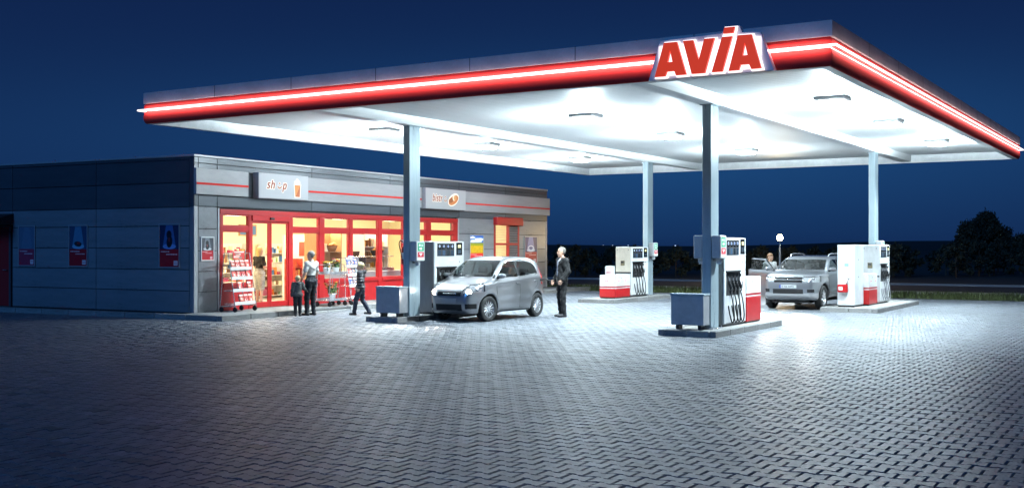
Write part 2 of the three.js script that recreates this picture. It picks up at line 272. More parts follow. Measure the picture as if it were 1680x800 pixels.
  const ceil = p('ceiling', BB(-7, -0.1, 2.78, 2.88, -18.6, -0.3), L(0.78, 0.74, 0.62, 0.8));
  p('wall', BB(-7.1, -7, Y0, 2.78, -18.6, -0.4), M.wallCream); p('wall', BB(-7, -0.28, Y0, 2.78, -0.4, -0.3), M.wallCream); p('wall', BB(-7, -0.28, Y0, 2.78, -18.7, -18.6), M.wallCream);
}
// ceiling lights of the shop
const shopLampMat = emissive(1.0, 0.86, 0.58, 5);
for (const z of [-1.9, -4.6, -7.3, -10.0, -12.9, -16.2]) for (const x of [-1.7, -4.9]) {
  const o = thing('ceiling_light', 'square warm ceiling light panel inside the shop', 'light', shopPt(x, 2.775, z), SA, 'ceiling lights inside the shop');
  part('housing', RB(-0.6, 0.6, -0.045, 0, -0.32, 0.32, 0.01, 1), M.white, o);
  part('light_diffuser', BB(-0.55, 0.55, -0.052, -0.046, -0.28, 0.28), shopLampMat, o);
  const l = new THREE.RectAreaLight(new THREE.Color().setRGB(1.0, 0.86, 0.62), 24, 1.1, 0.56); l.position.set(0, -0.058, 0); l.rotation.x = -Math.PI / 2; o.add(l);
  const q = new THREE.PointLight(new THREE.Color().setRGB(1.0, 0.86, 0.62), 5.5, 0, 2); q.position.set(0, -0.3, 0); q.castShadow = true; q.shadow.radius = 6; o.add(q);  // point light added in the air below the panel, to brighten the ceiling
}
// pavement in front of the shop with its kerb stones
const pavement = new THREE.Group(); pavement.name = 'shop_pavement'; pavement.position.set(...shopPt(0, 0, 0)); pavement.rotation.y = SA; pavement.userData = { kind: 'structure' }; scene.add(pavement);
{
  const r = rng(21), mats = [0.30, 0.34, 0.38].map(v => L(v, v * 0.985, v * 0.95, 0.75, { map: grainMap, bumpMap: grainBump, bumpScale: 0.002 }));
  part('bed', [BB(-0.05, 1.30, -0.05, 0.085, -20.2, 0.45), BB(-LLEN - 1, -0.05, -0.05, 0.085, 0, 0.45)], M.concreteDark, pavement);
  for (let k = 0; k < 41; k++) for (let i = 0; i < 3; i++) { const z = 0.44 - k * 0.5; part('slab', RB(-0.02 + i * 0.44, 0.41 + i * 0.44, 0.06, 0.12 + 0.002 * r(), z - 0.493, z, 0.006, 1), mats[r() * 3 | 0], pavement); }
  for (let k = 0; k < 21; k++) { const z = 0.60 - k, drop = z < -1.4 && z > -3.5 ? -0.085 : 0; part('kerb_stone', RB(1.30, 1.45, -0.06, 0.125 + drop, z - 0.99, z, 0.02, 2), mats[r() * 3 | 0], pavement); }
  for (let k = 0; k < 12; k++) { part('kerb_stone', RB(1.29 - k - 0.99, 1.29 - k, -0.06, 0.125, 0.45, 0.60, 0.02, 2), mats[r() * 3 | 0], pavement); }
}

// ---------- canopy ----------
const CX0 = -20.15, CX1 = -4.76, CZ0 = -38.4, CZ1 = -17.03, CYB = 4.5;
const canopy = thing('forecourt_canopy', 'large flat canopy with white underside and red illuminated edge', 'canopy');
{
  const p = (n, g, m, par = canopy) => part(n, g, m, par);
  // one side of a swept profile with mitred ends: pts = [[outward, y], ...]
  const corner = { front: [[CX0, CZ1, -1, 1], [CX1, CZ1, 1, 1]], right: [[CX1, CZ1, 1, 1], [CX1, CZ0, 1, -1]], back: [[CX1, CZ0, 1, -1], [CX0, CZ0, -1, -1]], left: [[CX0, CZ0, -1, -1], [CX0, CZ1, -1, 1]] };
  function sweep(side, pts, closed = false) {
    const [a, b] = corner[side], pos = [], uv = [], n = pts.length, m = closed ? n : n - 1;
    const P = (c, q) => [c[0] + c[2] * q[0], q[1], c[1] + c[3] * q[0]];
    const len = Math.hypot(b[0] - a[0], b[1] - a[1]);
    for (let i = 0; i < m; i++) { const q = pts[i], r = pts[(i + 1) % n], A = P(a, q), Bp = P(b, q), C = P(b, r), D = P(a, r); pos.push(...A, ...D, ...Bp, ...Bp, ...D, ...C); uv.push(0, q[1], 0, r[1], len, q[1], len, q[1], 0, r[1], len, r[1]); }
    const g = new THREE.BufferGeometry(); g.setAttribute('position', new THREE.Float32BufferAttribute(pos, 3)); g.setAttribute('uv', new THREE.Float32BufferAttribute(uv, 2)); g.computeVertexNormals(); return g;
  }
  function smoothSweep(side, pts) { // round profile with smooth shading
    const g = sweep(side, pts), [a, b] = corner[side], dx = b[0] - a[0], dz = b[1] - a[1], l = Math.hypot(dx, dz), on = { front: [0, 1], right: [1, 0], back: [0, -1], left: [-1, 0] }[side];
    const nr = pts.map((q, i) => { const u = pts[Math.max(0, i - 1)], v = pts[Math.min(pts.length - 1, i + 1)]; const tx = v[0] - u[0], ty = v[1] - u[1], k = Math.hypot(tx, ty); return [-ty / k, tx / k]; });
    const na = g.attributes.normal; let k = 0; for (let i = 0; i + 1 < pts.length; i++) for (const w of [i, i + 1, i, i, i + 1, i + 1]) { const n = nr[w]; na.setXYZ(k++, on[0] * n[0], n[1], on[1] * n[0]); } return g;
  }
  const arc = (cx, cy, a, b, t0, t1, n) => Array.from({ length: n + 1 }, (_, i) => { const t = mix(t0, t1, i / n); return [cx + a * Math.cos(t), cy + b * Math.sin(t)]; });
  const tubeMat = emissive(1.0, 0.90, 0.90, 1.9);
  for (const side of ['front', 'right', 'back', 'left']) {
    p('fascia_panel', sweep(side, [[0.03, 4.955], [0.06, 4.955], [0.06, 5.195], [0.045, 5.205], [-0.12, 5.205], [-0.12, 4.955]], true), M.fasciaGrey);
    p('fascia_roll', smoothSweep(side, arc(0.0, 4.885, 0.05, 0.072, Math.PI / 2, -Math.PI / 2, 12)), M.fasciaRed);
    p('fascia_roll', smoothSweep(side, arc(0.0, 4.645, 0.06, 0.143, Math.PI / 2, -Math.PI / 2, 18)), M.fasciaRed);
    p('fascia_back', sweep(side, [[0.0, 4.96], [0.0, 4.502], [-0.16, 4.50], [-0.16, 4.80]]), M.soffit);
    const on = { front: [0, 1], right: [1, 0], back: [0, -1], left: [-1, 0] }[side];
    p('neon_tube_light', smoothSweep(side, arc(0.140, 4.800, 0.020, 0.020, 0, Math.PI * 2, 10)), tubeMat);
    if (side === 'front' || side === 'right' || side === 'left') { // the light of the tube, back on to the red rolls
      const [a, b] = corner[side], len = Math.hypot(b[0] - a[0], b[1] - a[1]);
      const l = new THREE.RectAreaLight(new THREE.Color().setRGB(1, 0.80, 0.78), 30, len, 0.045); l.position.set((a[0] + b[0]) / 2 + on[0] * 0.116, 4.80, (a[1] + b[1]) / 2 + on[1] * 0.116); l.rotation.y = Math.atan2(on[0], on[1]); canopy.add(l);
      for (let q = 0.4; q < len; q += 1.6) { const x = a[0] + (b[0] - a[0]) * q / len, z = a[1] + (b[1] - a[1]) * q / len; p('tube_clip', bar([x + on[0] * 0.03, 4.8, z + on[1] * 0.03], [x + on[0] * 0.11, 4.8, z + on[1] * 0.11], 0.008, 6), M.redDark); }
    }
  }
  // dark seams between the grey fascia panels
  for (let x = CX0 + 2.2; x < CX1; x += 2.2) p('panel_joint', BB(x - 0.006, x + 0.006, 4.957, 5.203, CZ1 + 0.05, CZ1 + 0.062), M.backing);
  for (let z = CZ1 - 2.2; z > CZ0; z -= 2.2) p('panel_joint', BB(CX1 + 0.05, CX1 + 0.062, 4.957, 5.203, z - 0.006, z + 0.006), M.backing);
  p('roof', BB(CX0 + 0.12, CX1 - 0.12, 4.82, 5.12, CZ0 + 0.12, CZ1 - 0.12), M.soffit);
  // underside: narrow planks between front and back
  const pl = new RoundedBoxGeometry(CX1 - CX0 - 0.34, 0.03, 0.194, 1, 0.008);
  for (let k = 0; k < 104; k++) { const m = part('plank', pl, M.soffit, canopy); m.position.set((CX0 + CX1) / 2, 4.755, CZ1 - 0.27 - k * 0.2005); }
  // two beams over the columns
  for (const x of [-15.5, -8.15]) p('beam', RB(x - 0.17, x + 0.17, 4.53, 4.76, CZ0 + 0.2, CZ1 - 0.2, 0.012), M.soffit);
}
// square lamps under the canopy
const lampMat = emissive(0.92, 0.97, 1.0, 6), lampTint = new THREE.Color().setRGB(0.75, 0.92, 1.0);
for (const x of [-6.2, -11.8, -17.6]) for (const z of [-22.4, -27.2, -33.0]) {
  const o = thing('canopy_lamp', 'square white floodlight mounted under the canopy', 'lamp', [x, 4.738, z], 0, 'floodlights under the canopy');
  part('housing', RB(-0.30, 0.30, -0.07, 0, -0.30, 0.30, 0.015), M.white, o);
  part('lamp_diffuser', RB(-0.24, 0.24, -0.15, -0.071, -0.24, 0.24, 0.03), lampMat, o);
  const l = new THREE.PointLight(lampTint, 28, 0, 2); l.position.set(0, -0.22, 0); l.castShadow = true; l.shadow.radius = 5; o.add(l);          // light from the sides of the diffuser
  const u = new THREE.SpotLight(lampTint, 88, 0, 1.565, 0.06, 2); u.position.set(0, -0.30, 0); u.target.position.set(0, 3, 0); u.castShadow = true; u.shadow.radius = 5; o.add(u, u.target);          // upward spot added below the lamp to whiten the underside
  const d = new THREE.SpotLight(lampTint, 330, 0, 1.16, 0.6, 2); d.position.set(0, -0.17, 0); d.target.position.set(0, -5, 0); d.castShadow = true; d.shadow.radius = 6; o.add(d, d.target);   // and the beam of its reflector
}
// letters on the edge of the canopy
const avia = thing('canopy_sign', 'red illuminated letters with white outline on the canopy edge', 'sign', [-6.65, 4.5, CZ1], 0);
{
  const O = (l) => l.map(([x, y]) => [x + 6.65, y - 4.5]);
  const glyphs = [
    [[[-7.549, 4.52], [-7.385, 5.066], [-7.158, 5.062], [-6.995, 4.52], [-7.172, 4.52], [-7.202, 4.594], [-7.336, 4.594], [-7.366, 4.52]], [[-7.32, 4.744], [-7.234, 4.744], [-7.276, 4.936]]],
    [[[-7.051, 5.066], [-6.878, 5.063], [-6.78, 4.735], [-6.686, 5.065], [-6.514, 5.062], [-6.677, 4.518], [-6.902, 4.52]]],
    [[[-6.386, 5.065], [-6.217, 5.062], [-6.381, 4.518], [-6.561, 4.52]]],
    [[[-6.344, 5.210], [-6.176, 5.208], [-6.202, 5.112], [-6.371, 5.116]]],
    [[[-6.278, 4.518], [-6.126, 5.066], [-5.9, 5.060], [-5.743, 4.518], [-5.905, 4.518], [-5.94, 4.597], [-6.081, 4.599], [-6.108, 4.518]], [[-6.046, 4.741], [-5.964, 4.741], [-6.008, 4.937]]],
  ];
  part('sign_board', ext(O([[-7.70, 4.49], [-7.50, 5.12], [-6.42, 5.14], [-6.36, 5.235], [-6.14, 5.235], [-6.10, 5.12], [-5.80, 5.10], [-5.58, 4.49]]), 0.10, 0.01).translate(0, 0, 0.06), L(0.62, 0.60, 0.62, 0.5), avia);
  const rim = emissive(1.0, 0.88, 0.86, 1.5), face = new THREE.MeshStandardMaterial({ color: new THREE.Color().setRGB(0.75, 0.03, 0.008), emissive: new THREE.Color().setRGB(0.74, 0.050, 0.014), emissiveIntensity: 0.75, roughness: 0.4 });
  for (const [out, hole] of glyphs) {
    const le = part('sign_letter', ext(O(out), 0.05, 0.0, hole ? [O(hole)] : []).translate(0, 0, 0.235), face, avia);
    const rg = new THREE.ExtrudeGeometry(shapeOf(O(out)), { depth: 0.03, bevelEnabled: true, bevelSize: 0.024, bevelThickness: 0.008, bevelSegments: 2 }).translate(0, 0, 0.188);
    part('sign_letter_rim', rg, rim, le);
  }
  const l = new THREE.RectAreaLight(new THREE.Color().setRGB(1, 0.88, 0.86), 2.6, 1.75, 0.5); l.position.set(0, 0.29, 0.186); avia.add(l);   // halo light of the letters, on to the board behind them
}
// columns
const col0 = thing('canopy_column', 'rectangular grey-blue steel column with fire extinguisher, beside the silver hatchback', 'column', [-15.5, 0.12, -20.75]);
part('shaft', RB(-0.09, 0.09, 0.02, 4.405, -0.205, 0.205, 0.008), M.column, col0);
part('base_plate', RB(-0.16, 0.16, 0, 0.02, -0.28, 0.28, 0.004), M.steel, col0);
part('cap_plate', BB(-0.13, 0.13, 4.395, 4.409, -0.25, 0.25), M.column, col0);
for (const [sx, sz] of [[-1, -1], [1, -1], [-1, 1], [1, 1]]) part('anchor_bolt', cyl(0.014, 0.014, 0.04, sx * 0.13, 0.035, sz * 0.25, 6), M.steel, col0);
again(col0, 'rectangular grey steel column between a bin box and the pump with black nozzles', [-8.15, 0.12, -20.75], 0);
again(col0, 'rectangular pale steel column behind the cream pump with card terminal', [-15.5, 0.12, -33.85], 0);
again(col0, 'rectangular pale steel column behind the tall white cabinet and its pump', [-8.15, 0.12, -33.85], 0);
for (const c of scene.children) if (c.name && c.name.startsWith('canopy_column')) c.userData.group = 'columns carrying the canopy';
// raised pump islands with kerb stones
const islandMats = [0.26, 0.30, 0.34].map(v => L(v, v * 0.99, v * 0.97, 0.75, { map: grainMap, bumpMap: grainBump, bumpScale: 0.002 }));
function island(label, x0, x1, z0, z1, seed) {
  const o = thing('pump_island', label, 'kerb island', [(x0 + x1) / 2, 0, (z0 + z1) / 2]), w = (x1 - x0) / 2, d = (z0 - z1) / 2, r = rng(seed), k = 0.14;
  part('island_slab', BB(-w + k, w - k, -0.05, 0.118, -d + k, d - k), M.concrete, o);
  const n = Math.max(2, Math.round(2 * d / 0.8)), s = 2 * d / n;
  for (let i = 0; i < n; i++) for (const e of [-1, 1]) part('kerb_stone', RB(e * w, e * (w - k + 0.003), -0.05, 0.123, -d + i * s + 0.003, -d + (i + 1) * s - 0.003, 0.025), islandMats[r() * 3 | 0], o);
  const q = Math.max(1, Math.round((2 * w - 2 * k) / 0.6)), t = (2 * w - 2 * k) / q;
  for (let i = 0; i < q; i++) for (const e of [-1, 1]) part('kerb_stone', RB(-w + k + i * t + 0.004, -w + k + (i + 1) * t - 0.004, -0.05, 0.123, e * d, e * (d - k), 0.025), islandMats[r() * 3 | 0], o);
  return o;
}
island('raised concrete island under the pump and column by the silver hatchback', -16.35, -15.42, -20.1, -23.5, 1);
island('raised concrete island under the column and pump with black nozzles', -8.95, -7.75, -20.0, -24.0, 2);
island('raised concrete island under the cream pump with card terminal', -16.25, -15.0, -30.3, -34.5, 3);
island('raised concrete island under the tall white cabinet', -8.5, -7.0, -29.5, -34.6, 4);

// ---------- signs and posters ----------
function printed(tex, rough = 0.5) { return new THREE.MeshStandardMaterial({ map: tex, roughness: rough }); }
function plateUV(w, h, d, tex, edge, o, name = 'print') { // flat print facing local +x on a thin board
  part(name, new THREE.PlaneGeometry(w, h).rotateY(Math.PI / 2).translate(d, 0, 0), printed(tex), o);
}
const halo = (c, txt, x, y, font, col) => { c.font = font; c.textBaseline = 'alphabetic'; c.lineJoin = 'round'; c.strokeStyle = '#e8dccb'; c.lineWidth = 16; c.strokeText(txt, x, y); c.fillStyle = col; c.fillText(txt, x, y); };
const faceO = (c, x, y, r) => { c.lineCap = 'round'; for (const [w, s] of [[22, '#e8dccb'], [11, '#a4552f']]) { c.lineWidth = w; c.strokeStyle = s; c.beginPath(); c.arc(x, y, r, 0.12 * Math.PI, 0.88 * Math.PI); c.stroke(); c.beginPath(); c.moveTo(x - 6, y - r * 0.75); c.lineTo(x + 6, y - r * 0.75); c.stroke(); } };
{
  const tex = canvasTex(640, 208, (c, w, h) => {
    c.fillStyle = '#aeadb0'; c.fillRect(0, 0, w, h);
    halo(c, 'sh', 90, 128, 'italic bold 96px sans-serif', '#8f3210'); faceO(c, 258, 96, 24); halo(c, 'p', 290, 128, 'italic bold 96px sans-serif', '#8f3210');
    c.fillStyle = '#fff3da'; for (const [x, y, r] of [[470, 62, 20], [492, 44, 20], [512, 60, 20], [482, 70, 22], [506, 78, 18]]) { c.beginPath(); c.arc(x, y, r, 0, 7); c.fill(); }
    c.fillStyle = '#fff0d8'; c.beginPath(); c.moveTo(446, 72); c.lineTo(544, 72); c.lineTo(534, 196); c.lineTo(456, 196); c.fill();
    c.fillStyle = '#d9823c'; c.beginPath(); c.moveTo(456, 82); c.lineTo(534, 82); c.lineTo(526, 188); c.lineTo(464, 188); c.fill();
    c.fillStyle = '#b3582a'; c.beginPath(); c.moveTo(534, 82); c.lineTo(526, 188); c.lineTo(470, 188); c.fill();
  });
  const o = thing('shop_sign', 'pale box sign reading shop with a paper bag picture, over the sliding doors', 'sign', shopPt(0.09, 3.33, -3.12), SA);
  part('sign_box', RB(-0.085, 0.115, -0.34, 0.33, -1.02, 1.02, 0.012), M.band, o);
  plateUV(2.0, 0.63, 0.1175, tex, null, o);
  const tex2 = canvasTex(880, 208, (c, w, h) => {
    c.fillStyle = '#acabac'; c.fillRect(0, 0, w, h);
    halo(c, 'bistr', 130, 130, 'italic bold 96px sans-serif', '#8f3210'); faceO(c, 420, 100, 26);
    c.fillStyle = '#fff2dc'; c.beginPath(); c.ellipse(600, 104, 128, 62, -0.3, 0, 7); c.fill();
    c.fillStyle = '#cf7b3f'; c.beginPath(); c.ellipse(600, 108, 112, 46, -0.3, 0, 7); c.fill();
    c.fillStyle = '#9c5426'; c.beginPath(); c.ellipse(545, 112, 52, 26, -0.2, 0, 7); c.fill();
    c.fillStyle = '#f2e3c4'; c.beginPath(); c.arc(612, 82, 34, 0, 7); c.fill(); c.fillStyle = '#e09a5c'; c.beginPath(); c.arc(640, 84, 30, 0, 7); c.fill();
  });
  const p = thing('bistro_sign', 'pale box sign reading bistro with an orange bowl picture', 'sign', shopPt(0.09, 3.30, -11.4), SA);
  part('sign_box', RB(-0.085, 0.115, -0.34, 0.34, -1.28, 1.28, 0.012), M.band, p);
  plateUV(2.52, 0.65, 0.1175, tex2, null, p);
}
function posterTex(kind) {
  return canvasTex(256, 400, (c, w, h) => {
    const r = rng(kind * 31 + 3);
    if (kind === 4) { // landscape
      c.fillStyle = '#2f62b0'; c.fillRect(0, 0, w, h); c.fillStyle = '#e8eef5'; for (let k = 0; k < 14; k++) { c.beginPath(); c.ellipse(w * r(), 20 + 90 * r(), 30 + 40 * r(), 10 + 12 * r(), 0, 0, 7); c.fill(); }
      c.fillStyle = '#8d8d1c'; c.fillRect(0, 130, w, 60); c.fillStyle = '#c99c12'; c.fillRect(0, 180, w, 130); for (let k = 0; k < 160; k++) { c.fillStyle = r() < 0.5 ? '#dcb225' : '#a98410'; c.fillRect(w * r(), 178 + 130 * r(), 26, 3); }
    } else {
      c.fillStyle = ['#56677c', '#2c4663', '#1a2a4c', '#3c4048', '#000', '#34346a'][kind]; c.fillRect(0, 0, w, h);
      c.fillStyle = ['#5f7186', '#4f7a96', '#3d5f93', '#6a6f78', '#000', '#8389b8'][kind]; c.beginPath(); c.moveTo(85, 0); c.lineTo(170, 0); c.lineTo(215, 210); c.lineTo(40, 210); c.fill();
      c.fillStyle = ['#5d7084', '#7aa5c0', '#6f93c8', '#c4c8cc', '#000', '#cfd3e6'][kind]; c.beginPath(); c.ellipse(128, 205, 88, 26, 0, 0, 7); c.fill();
      c.fillStyle = ['#4d5d70', '#20242c', '#12141c', '#1b1c20', '#000', '#5c6090'][kind];
      if (kind === 1) { c.beginPath(); c.ellipse(124, 180, 54, 26, 0.1, 0, 7); c.fill(); c.fillStyle = '#8c2b2b'; c.fillRect(110, 160, 44, 22); }
      else if (kind === 5) { c.lineWidth = 18; c.strokeStyle = '#e4e6f2'; c.beginPath(); c.ellipse(128, 178, 60, 40, 0, 0, 7); c.stroke(); c.beginPath(); c.arc(128, 172, 26, 0, 7); c.fill(); }
      else if (kind !== 0) { c.beginPath(); c.ellipse(124, 92, 34, 40, 0, 0, 7); c.fill(); c.beginPath(); c.ellipse(130, 160, 38, 56, 0.2, 0, 7); c.fill(); c.fillStyle = '#7d2a34'; c.fillRect(116, 120, 20, 40); }
    }
    c.fillStyle = kind === 4 ? '#c8201e' : kind === 0 ? '#a2304a' : '#b01824'; c.fillRect(0, kind === 4 ? 310 : 232, w, h);
    c.fillStyle = 'rgba(255,235,235,0.85)'; const t = kind === 4 ? 330 : 250; // lines of print too small to read
    for (let k = 0; k < 2; k++) { let x = 14 + k * 74; while (x < 130 + k * 90) { const q = 6 + 14 * r(); c.fillRect(x, t + k * 26, q, 9); x += q + 4; } }
    c.fillStyle = '#e8d4d8'; if (kind !== 4) { c.fillRect(186, 342, 52, 44); c.fillStyle = '#b01824'; c.fillRect(190, 354, 44, 5); c.fillRect(190, 368, 44, 5); }
  });
}
function poster(label, pos, turn, w, h, kind, frame) {
  const o = thing('poster_frame', label, 'poster', pos, turn, 'advertising posters on the shop walls');
  part('frame', [RB(0, 0.03, -h / 2, h / 2, -w / 2, -w / 2 + 0.03, 0.006), RB(0, 0.03, -h / 2, h / 2, w / 2 - 0.03, w / 2, 0.006), RB(0, 0.03, h / 2 - 0.03, h / 2, -w / 2 + 0.03, w / 2 - 0.03, 0.006), RB(0, 0.03, -h / 2, -h / 2 + 0.03, -w / 2 + 0.03, w / 2 - 0.03, 0.006), BB(0, 0.012, -h / 2 + 0.02, h / 2 - 0.02, -w / 2 + 0.02, w / 2 - 0.02)], frame, o);
  part('poster_print', new THREE.PlaneGeometry(w - 0.06, h - 0.06).rotateY(Math.PI / 2).translate(0.016, 0, 0), printed(posterTex(kind), 0.35), o);
}
const alu = L(0.45, 0.46, 0.48, 0.35, { metalness: 0.6 });
poster('faded poster with pink red lower half on the side wall, beside the red door', shopPt(-6.0, 1.75, 0.002), SA - Math.PI / 2, 0.67, 1.09, 0, alu);
poster('dark poster with a low vehicle in a light beam on the side wall', shopPt(-4.02, 1.75, 0.002), SA - Math.PI / 2, 0.71, 1.09, 1, alu);
poster('dark poster with an upright figure in a light beam, by the building corner', shopPt(-0.80, 1.75, 0.002), SA - Math.PI / 2, 0.70, 1.09, 2, alu);
poster('small white framed poster on the grey panel beside the red shop front', shopPt(0.0, 1.68, -0.44), SA, 0.46, 0.60, 3, M.white);
poster('poster with blue sky, yellow field and red foot on the front wall', shopPt(0.0, 1.72, -13.76), SA, 0.98, 0.86, 4, alu);
poster('violet blue poster with red foot near the far end of the front', shopPt(0.0, 1.6, -17.95), SA, 1.06, 1.04, 5, alu);

// ---------- racks and the flower trolley ----------
function wheel(o, x, z, r = 0.06) { part('caster_wheel', [cyl(r, r, 0.03, 0, 0, 0, 14).rotateX(Math.PI / 2).translate(x, r, z), BB(x - 0.012, x + 0.012, r, r * 2.2, z - 0.022, z + 0.022)], M.rubber, o); }
function rack(label, pos, turn, w, tall, seed, mats) { // shelves face local +x, width along z
  const o = thing('display_rack', label, 'rack', pos, turn), r = rng(seed);
  for (const s of [-1, 1]) { part('rack_frame', [bar([0.22, 0.13, s * w / 2], [0.02, tall, s * w / 2], 0.012), bar([-0.22, 0.13, s * w / 2], [-0.1, tall, s * w / 2], 0.012), bar([0.23, 0.14, s * w / 2], [-0.23, 0.14, s * w / 2], 0.012), bar([0.02, tall, s * w / 2], [-0.1, tall, s * w / 2], 0.012)], M.steel, o); }
  part('cross_bar', [bar([-0.1, tall, -w / 2], [-0.1, tall, w / 2], 0.01), bar([-0.22, 0.14, -w / 2], [-0.22, 0.14, w / 2], 0.01)], M.steel, o);
  const ys = [0.2, 0.52, 0.82, 1.06];
  ys.forEach((y, i) => {
    const x = 0.22 - (y / tall) * 0.2, d = 0.30 - i * 0.03;
    const sh = part('shelf', BB(x - d, x, y - 0.008, y + 0.008, -w / 2 + 0.02, w / 2 - 0.02), M.steel, o);
    part('shelf_edge', RB(x, x + 0.012, y - 0.03, y + 0.05, -w / 2 + 0.01, w / 2 - 0.01, 0.004, 1), M.white, sh);
    if (i === 0 && seed === 2) return;
    const n = Math.floor(w / 0.2); for (let k = 0; k < n; k++) { if (i < 2 && r() < 0.35) continue; const q = part('magazine', B(0.02 + 0.02 * r(), 0.19 + 0.07 * r(), 0.165, 0, 0, 0).rotateZ(0.28), mats[r() * mats.length | 0], o); q.position.set(x - 0.06, y + 0.12, -w / 2 + 0.12 + k * 0.2); }
  });
  part('header_board', RB(-0.11, -0.09, tall - 0.16, tall + 0.06, -w / 2 + 0.05, w / 2 - 0.35, 0.006), mats[0], o);
  for (const [x, z] of [[0.2, 1], [-0.2, 1], [0.2, -1], [-0.2, -1]]) wheel(o, x, z * (w / 2 - 0.03));
  return o;
}
const paperTex = (seed, bg) => canvasTex(64, 96, (c, w, h) => { const r = rng(seed); c.fillStyle = bg; c.fillRect(0, 0, w, h); c.fillStyle = '#cfc4b8'; c.fillRect(4, 6, 56, 16); for (let k = 0; k < 7; k++) { c.fillStyle = ['#b9b2a8', '#7b756d', '#d8cfc4', '#c98f7a'][r() * 4 | 0]; c.fillRect(4 + 40 * r(), 28 + 56 * r(), 10 + 22 * r(), 6 + 14 * r()); } });
const redPapers = [printed(paperTex(1, '#c23a34')), printed(paperTex(2, '#a8402f')), printed(paperTex(3, '#b52c28')), printed(paperTex(4, '#c9483c'))];
const bluePapers = [printed(paperTex(5, '#3c4a86')), printed(paperTex(6, '#45485a')), printed(paperTex(7, '#6a6e78')), printed(paperTex(8, '#b83a3c'))];
rack('wheeled newspaper rack with white shelf edges and red papers, by the corner window', shopPt(0.42, 0.121, -1.10), SA + 0.12, 0.90, 1.45, 1, redPapers);
rack('wheeled magazine rack with blue and dark papers under the shop windows', shopPt(0.98, 0.121, -5.05), SA + 0.12, 0.72, 1.30, 2, bluePapers);
{
  const o = thing('flower_trolley', 'wheeled wire trolley with potted flowers between the shoppers and a rack', 'trolley', shopPt(1.0, 0.121, -4.12), SA + 0.1), w = 0.86, r = rng(8);
  for (const s of [-1, 1]) part('trolley_frame', [bar([0.2, 0.14, s * w / 2], [0.2, 1.12, s * w / 2 * 0.8], 0.011), bar([-0.2, 0.14, s * w / 2], [-0.2, 1.12, s * w / 2 * 0.8], 0.011), bar([0.2, 1.12, s * w * 0.4], [-0.2, 1.12, s * w * 0.4], 0.011)], M.steel, o);
  for (const y of [0.15, 0.86]) part('trolley_tray', [RB(-0.24, 0.24, y, y + 0.02, -w / 2, w / 2, 0.004, 1), RB(0.225, 0.24, y + 0.02, y + 0.07, -w / 2, w / 2, 0.004, 1), RB(-0.24, -0.225, y + 0.02, y + 0.07, -w / 2, w / 2, 0.004, 1)], M.steel, o);
  for (const [x, z] of [[0.2, 1], [-0.2, 1], [0.2, -1], [-0.2, -1]]) wheel(o, x, z * (w / 2 - 0.04), 0.065);
  const petal = ['#d9b430', '#e9dcc0', '#c96a2c', '#b83c50', '#e6cf6a'].map(h => S(h, 0.8)), leafM = L(0.06, 0.10, 0.03, 0.85, { side: THREE.DoubleSide }), foil = L(0.6, 0.62, 0.62, 0.3, { metalness: 0.2 });
  const bunch = (label, px, py, pz, hgt, spread, n, pot) => {
    const p = shopPt(1.0 + px, py, -4.12 + pz), f = thing('potted_flower', label, 'flowers', p, r() * 3);
    part('pot', new THREE.LatheGeometry([[0, 0], [0.07, 0], [0.10, 0.15], [0.108, 0.15], [0.108, 0.165], [0.09, 0.165]].map(q => new THREE.Vector2(...q)), 18), pot, f);
    const lv = [], pt = petal.map(() => []);
    for (let k = 0; k < n; k++) {
      const a = r() * 6.28, q = spread * Math.sqrt(r()), y = 0.18 + hgt * (0.35 + 0.65 * r()), x = q * Math.cos(a), z = q * Math.sin(a);
      lv.push(bar([x * 0.3, 0.14, z * 0.3], [x, y, z], 0.003, 4));
      for (let m = 0; m < 3; m++) lv.push(new THREE.PlaneGeometry(0.035, 0.10).rotateX(r() * 2).rotateY(r() * 6).translate(x * (0.5 + 0.5 * r()), y * (0.5 + 0.4 * r()), z * (0.5 + 0.5 * r())));
      const c = k % petal.length; for (let m = 0; m < 6; m++) { const b = m * 1.047 + r(); pt[c].push(new THREE.SphereGeometry(0.022, 5, 4).scale(1, 0.35, 0.6).rotateY(-b).translate(x + 0.024 * Math.cos(b), y, z + 0.024 * Math.sin(b))); }
    }
    part('leaves', lv, leafM, f).userData.kind = 'stuff'; pt.forEach((g, c) => { if (g.length) part('blossoms', g, petal[c], f); });
  };
  bunch('yellow and cream flowers in a silver pot on the lower trolley tray', 0.0, 0.293, -0.05, 0.34, 0.22, 26, foil);
  bunch('small orange flowers in a pale pot on the upper trolley tray', 0.0, 1.003, 0.2, 0.16, 0.11, 12, M.white);
  bunch('pink and cream flowers wrapped in foil on the upper trolley tray', 0.0, 1.003, -0.2, 0.22, 0.13, 14, foil);
}

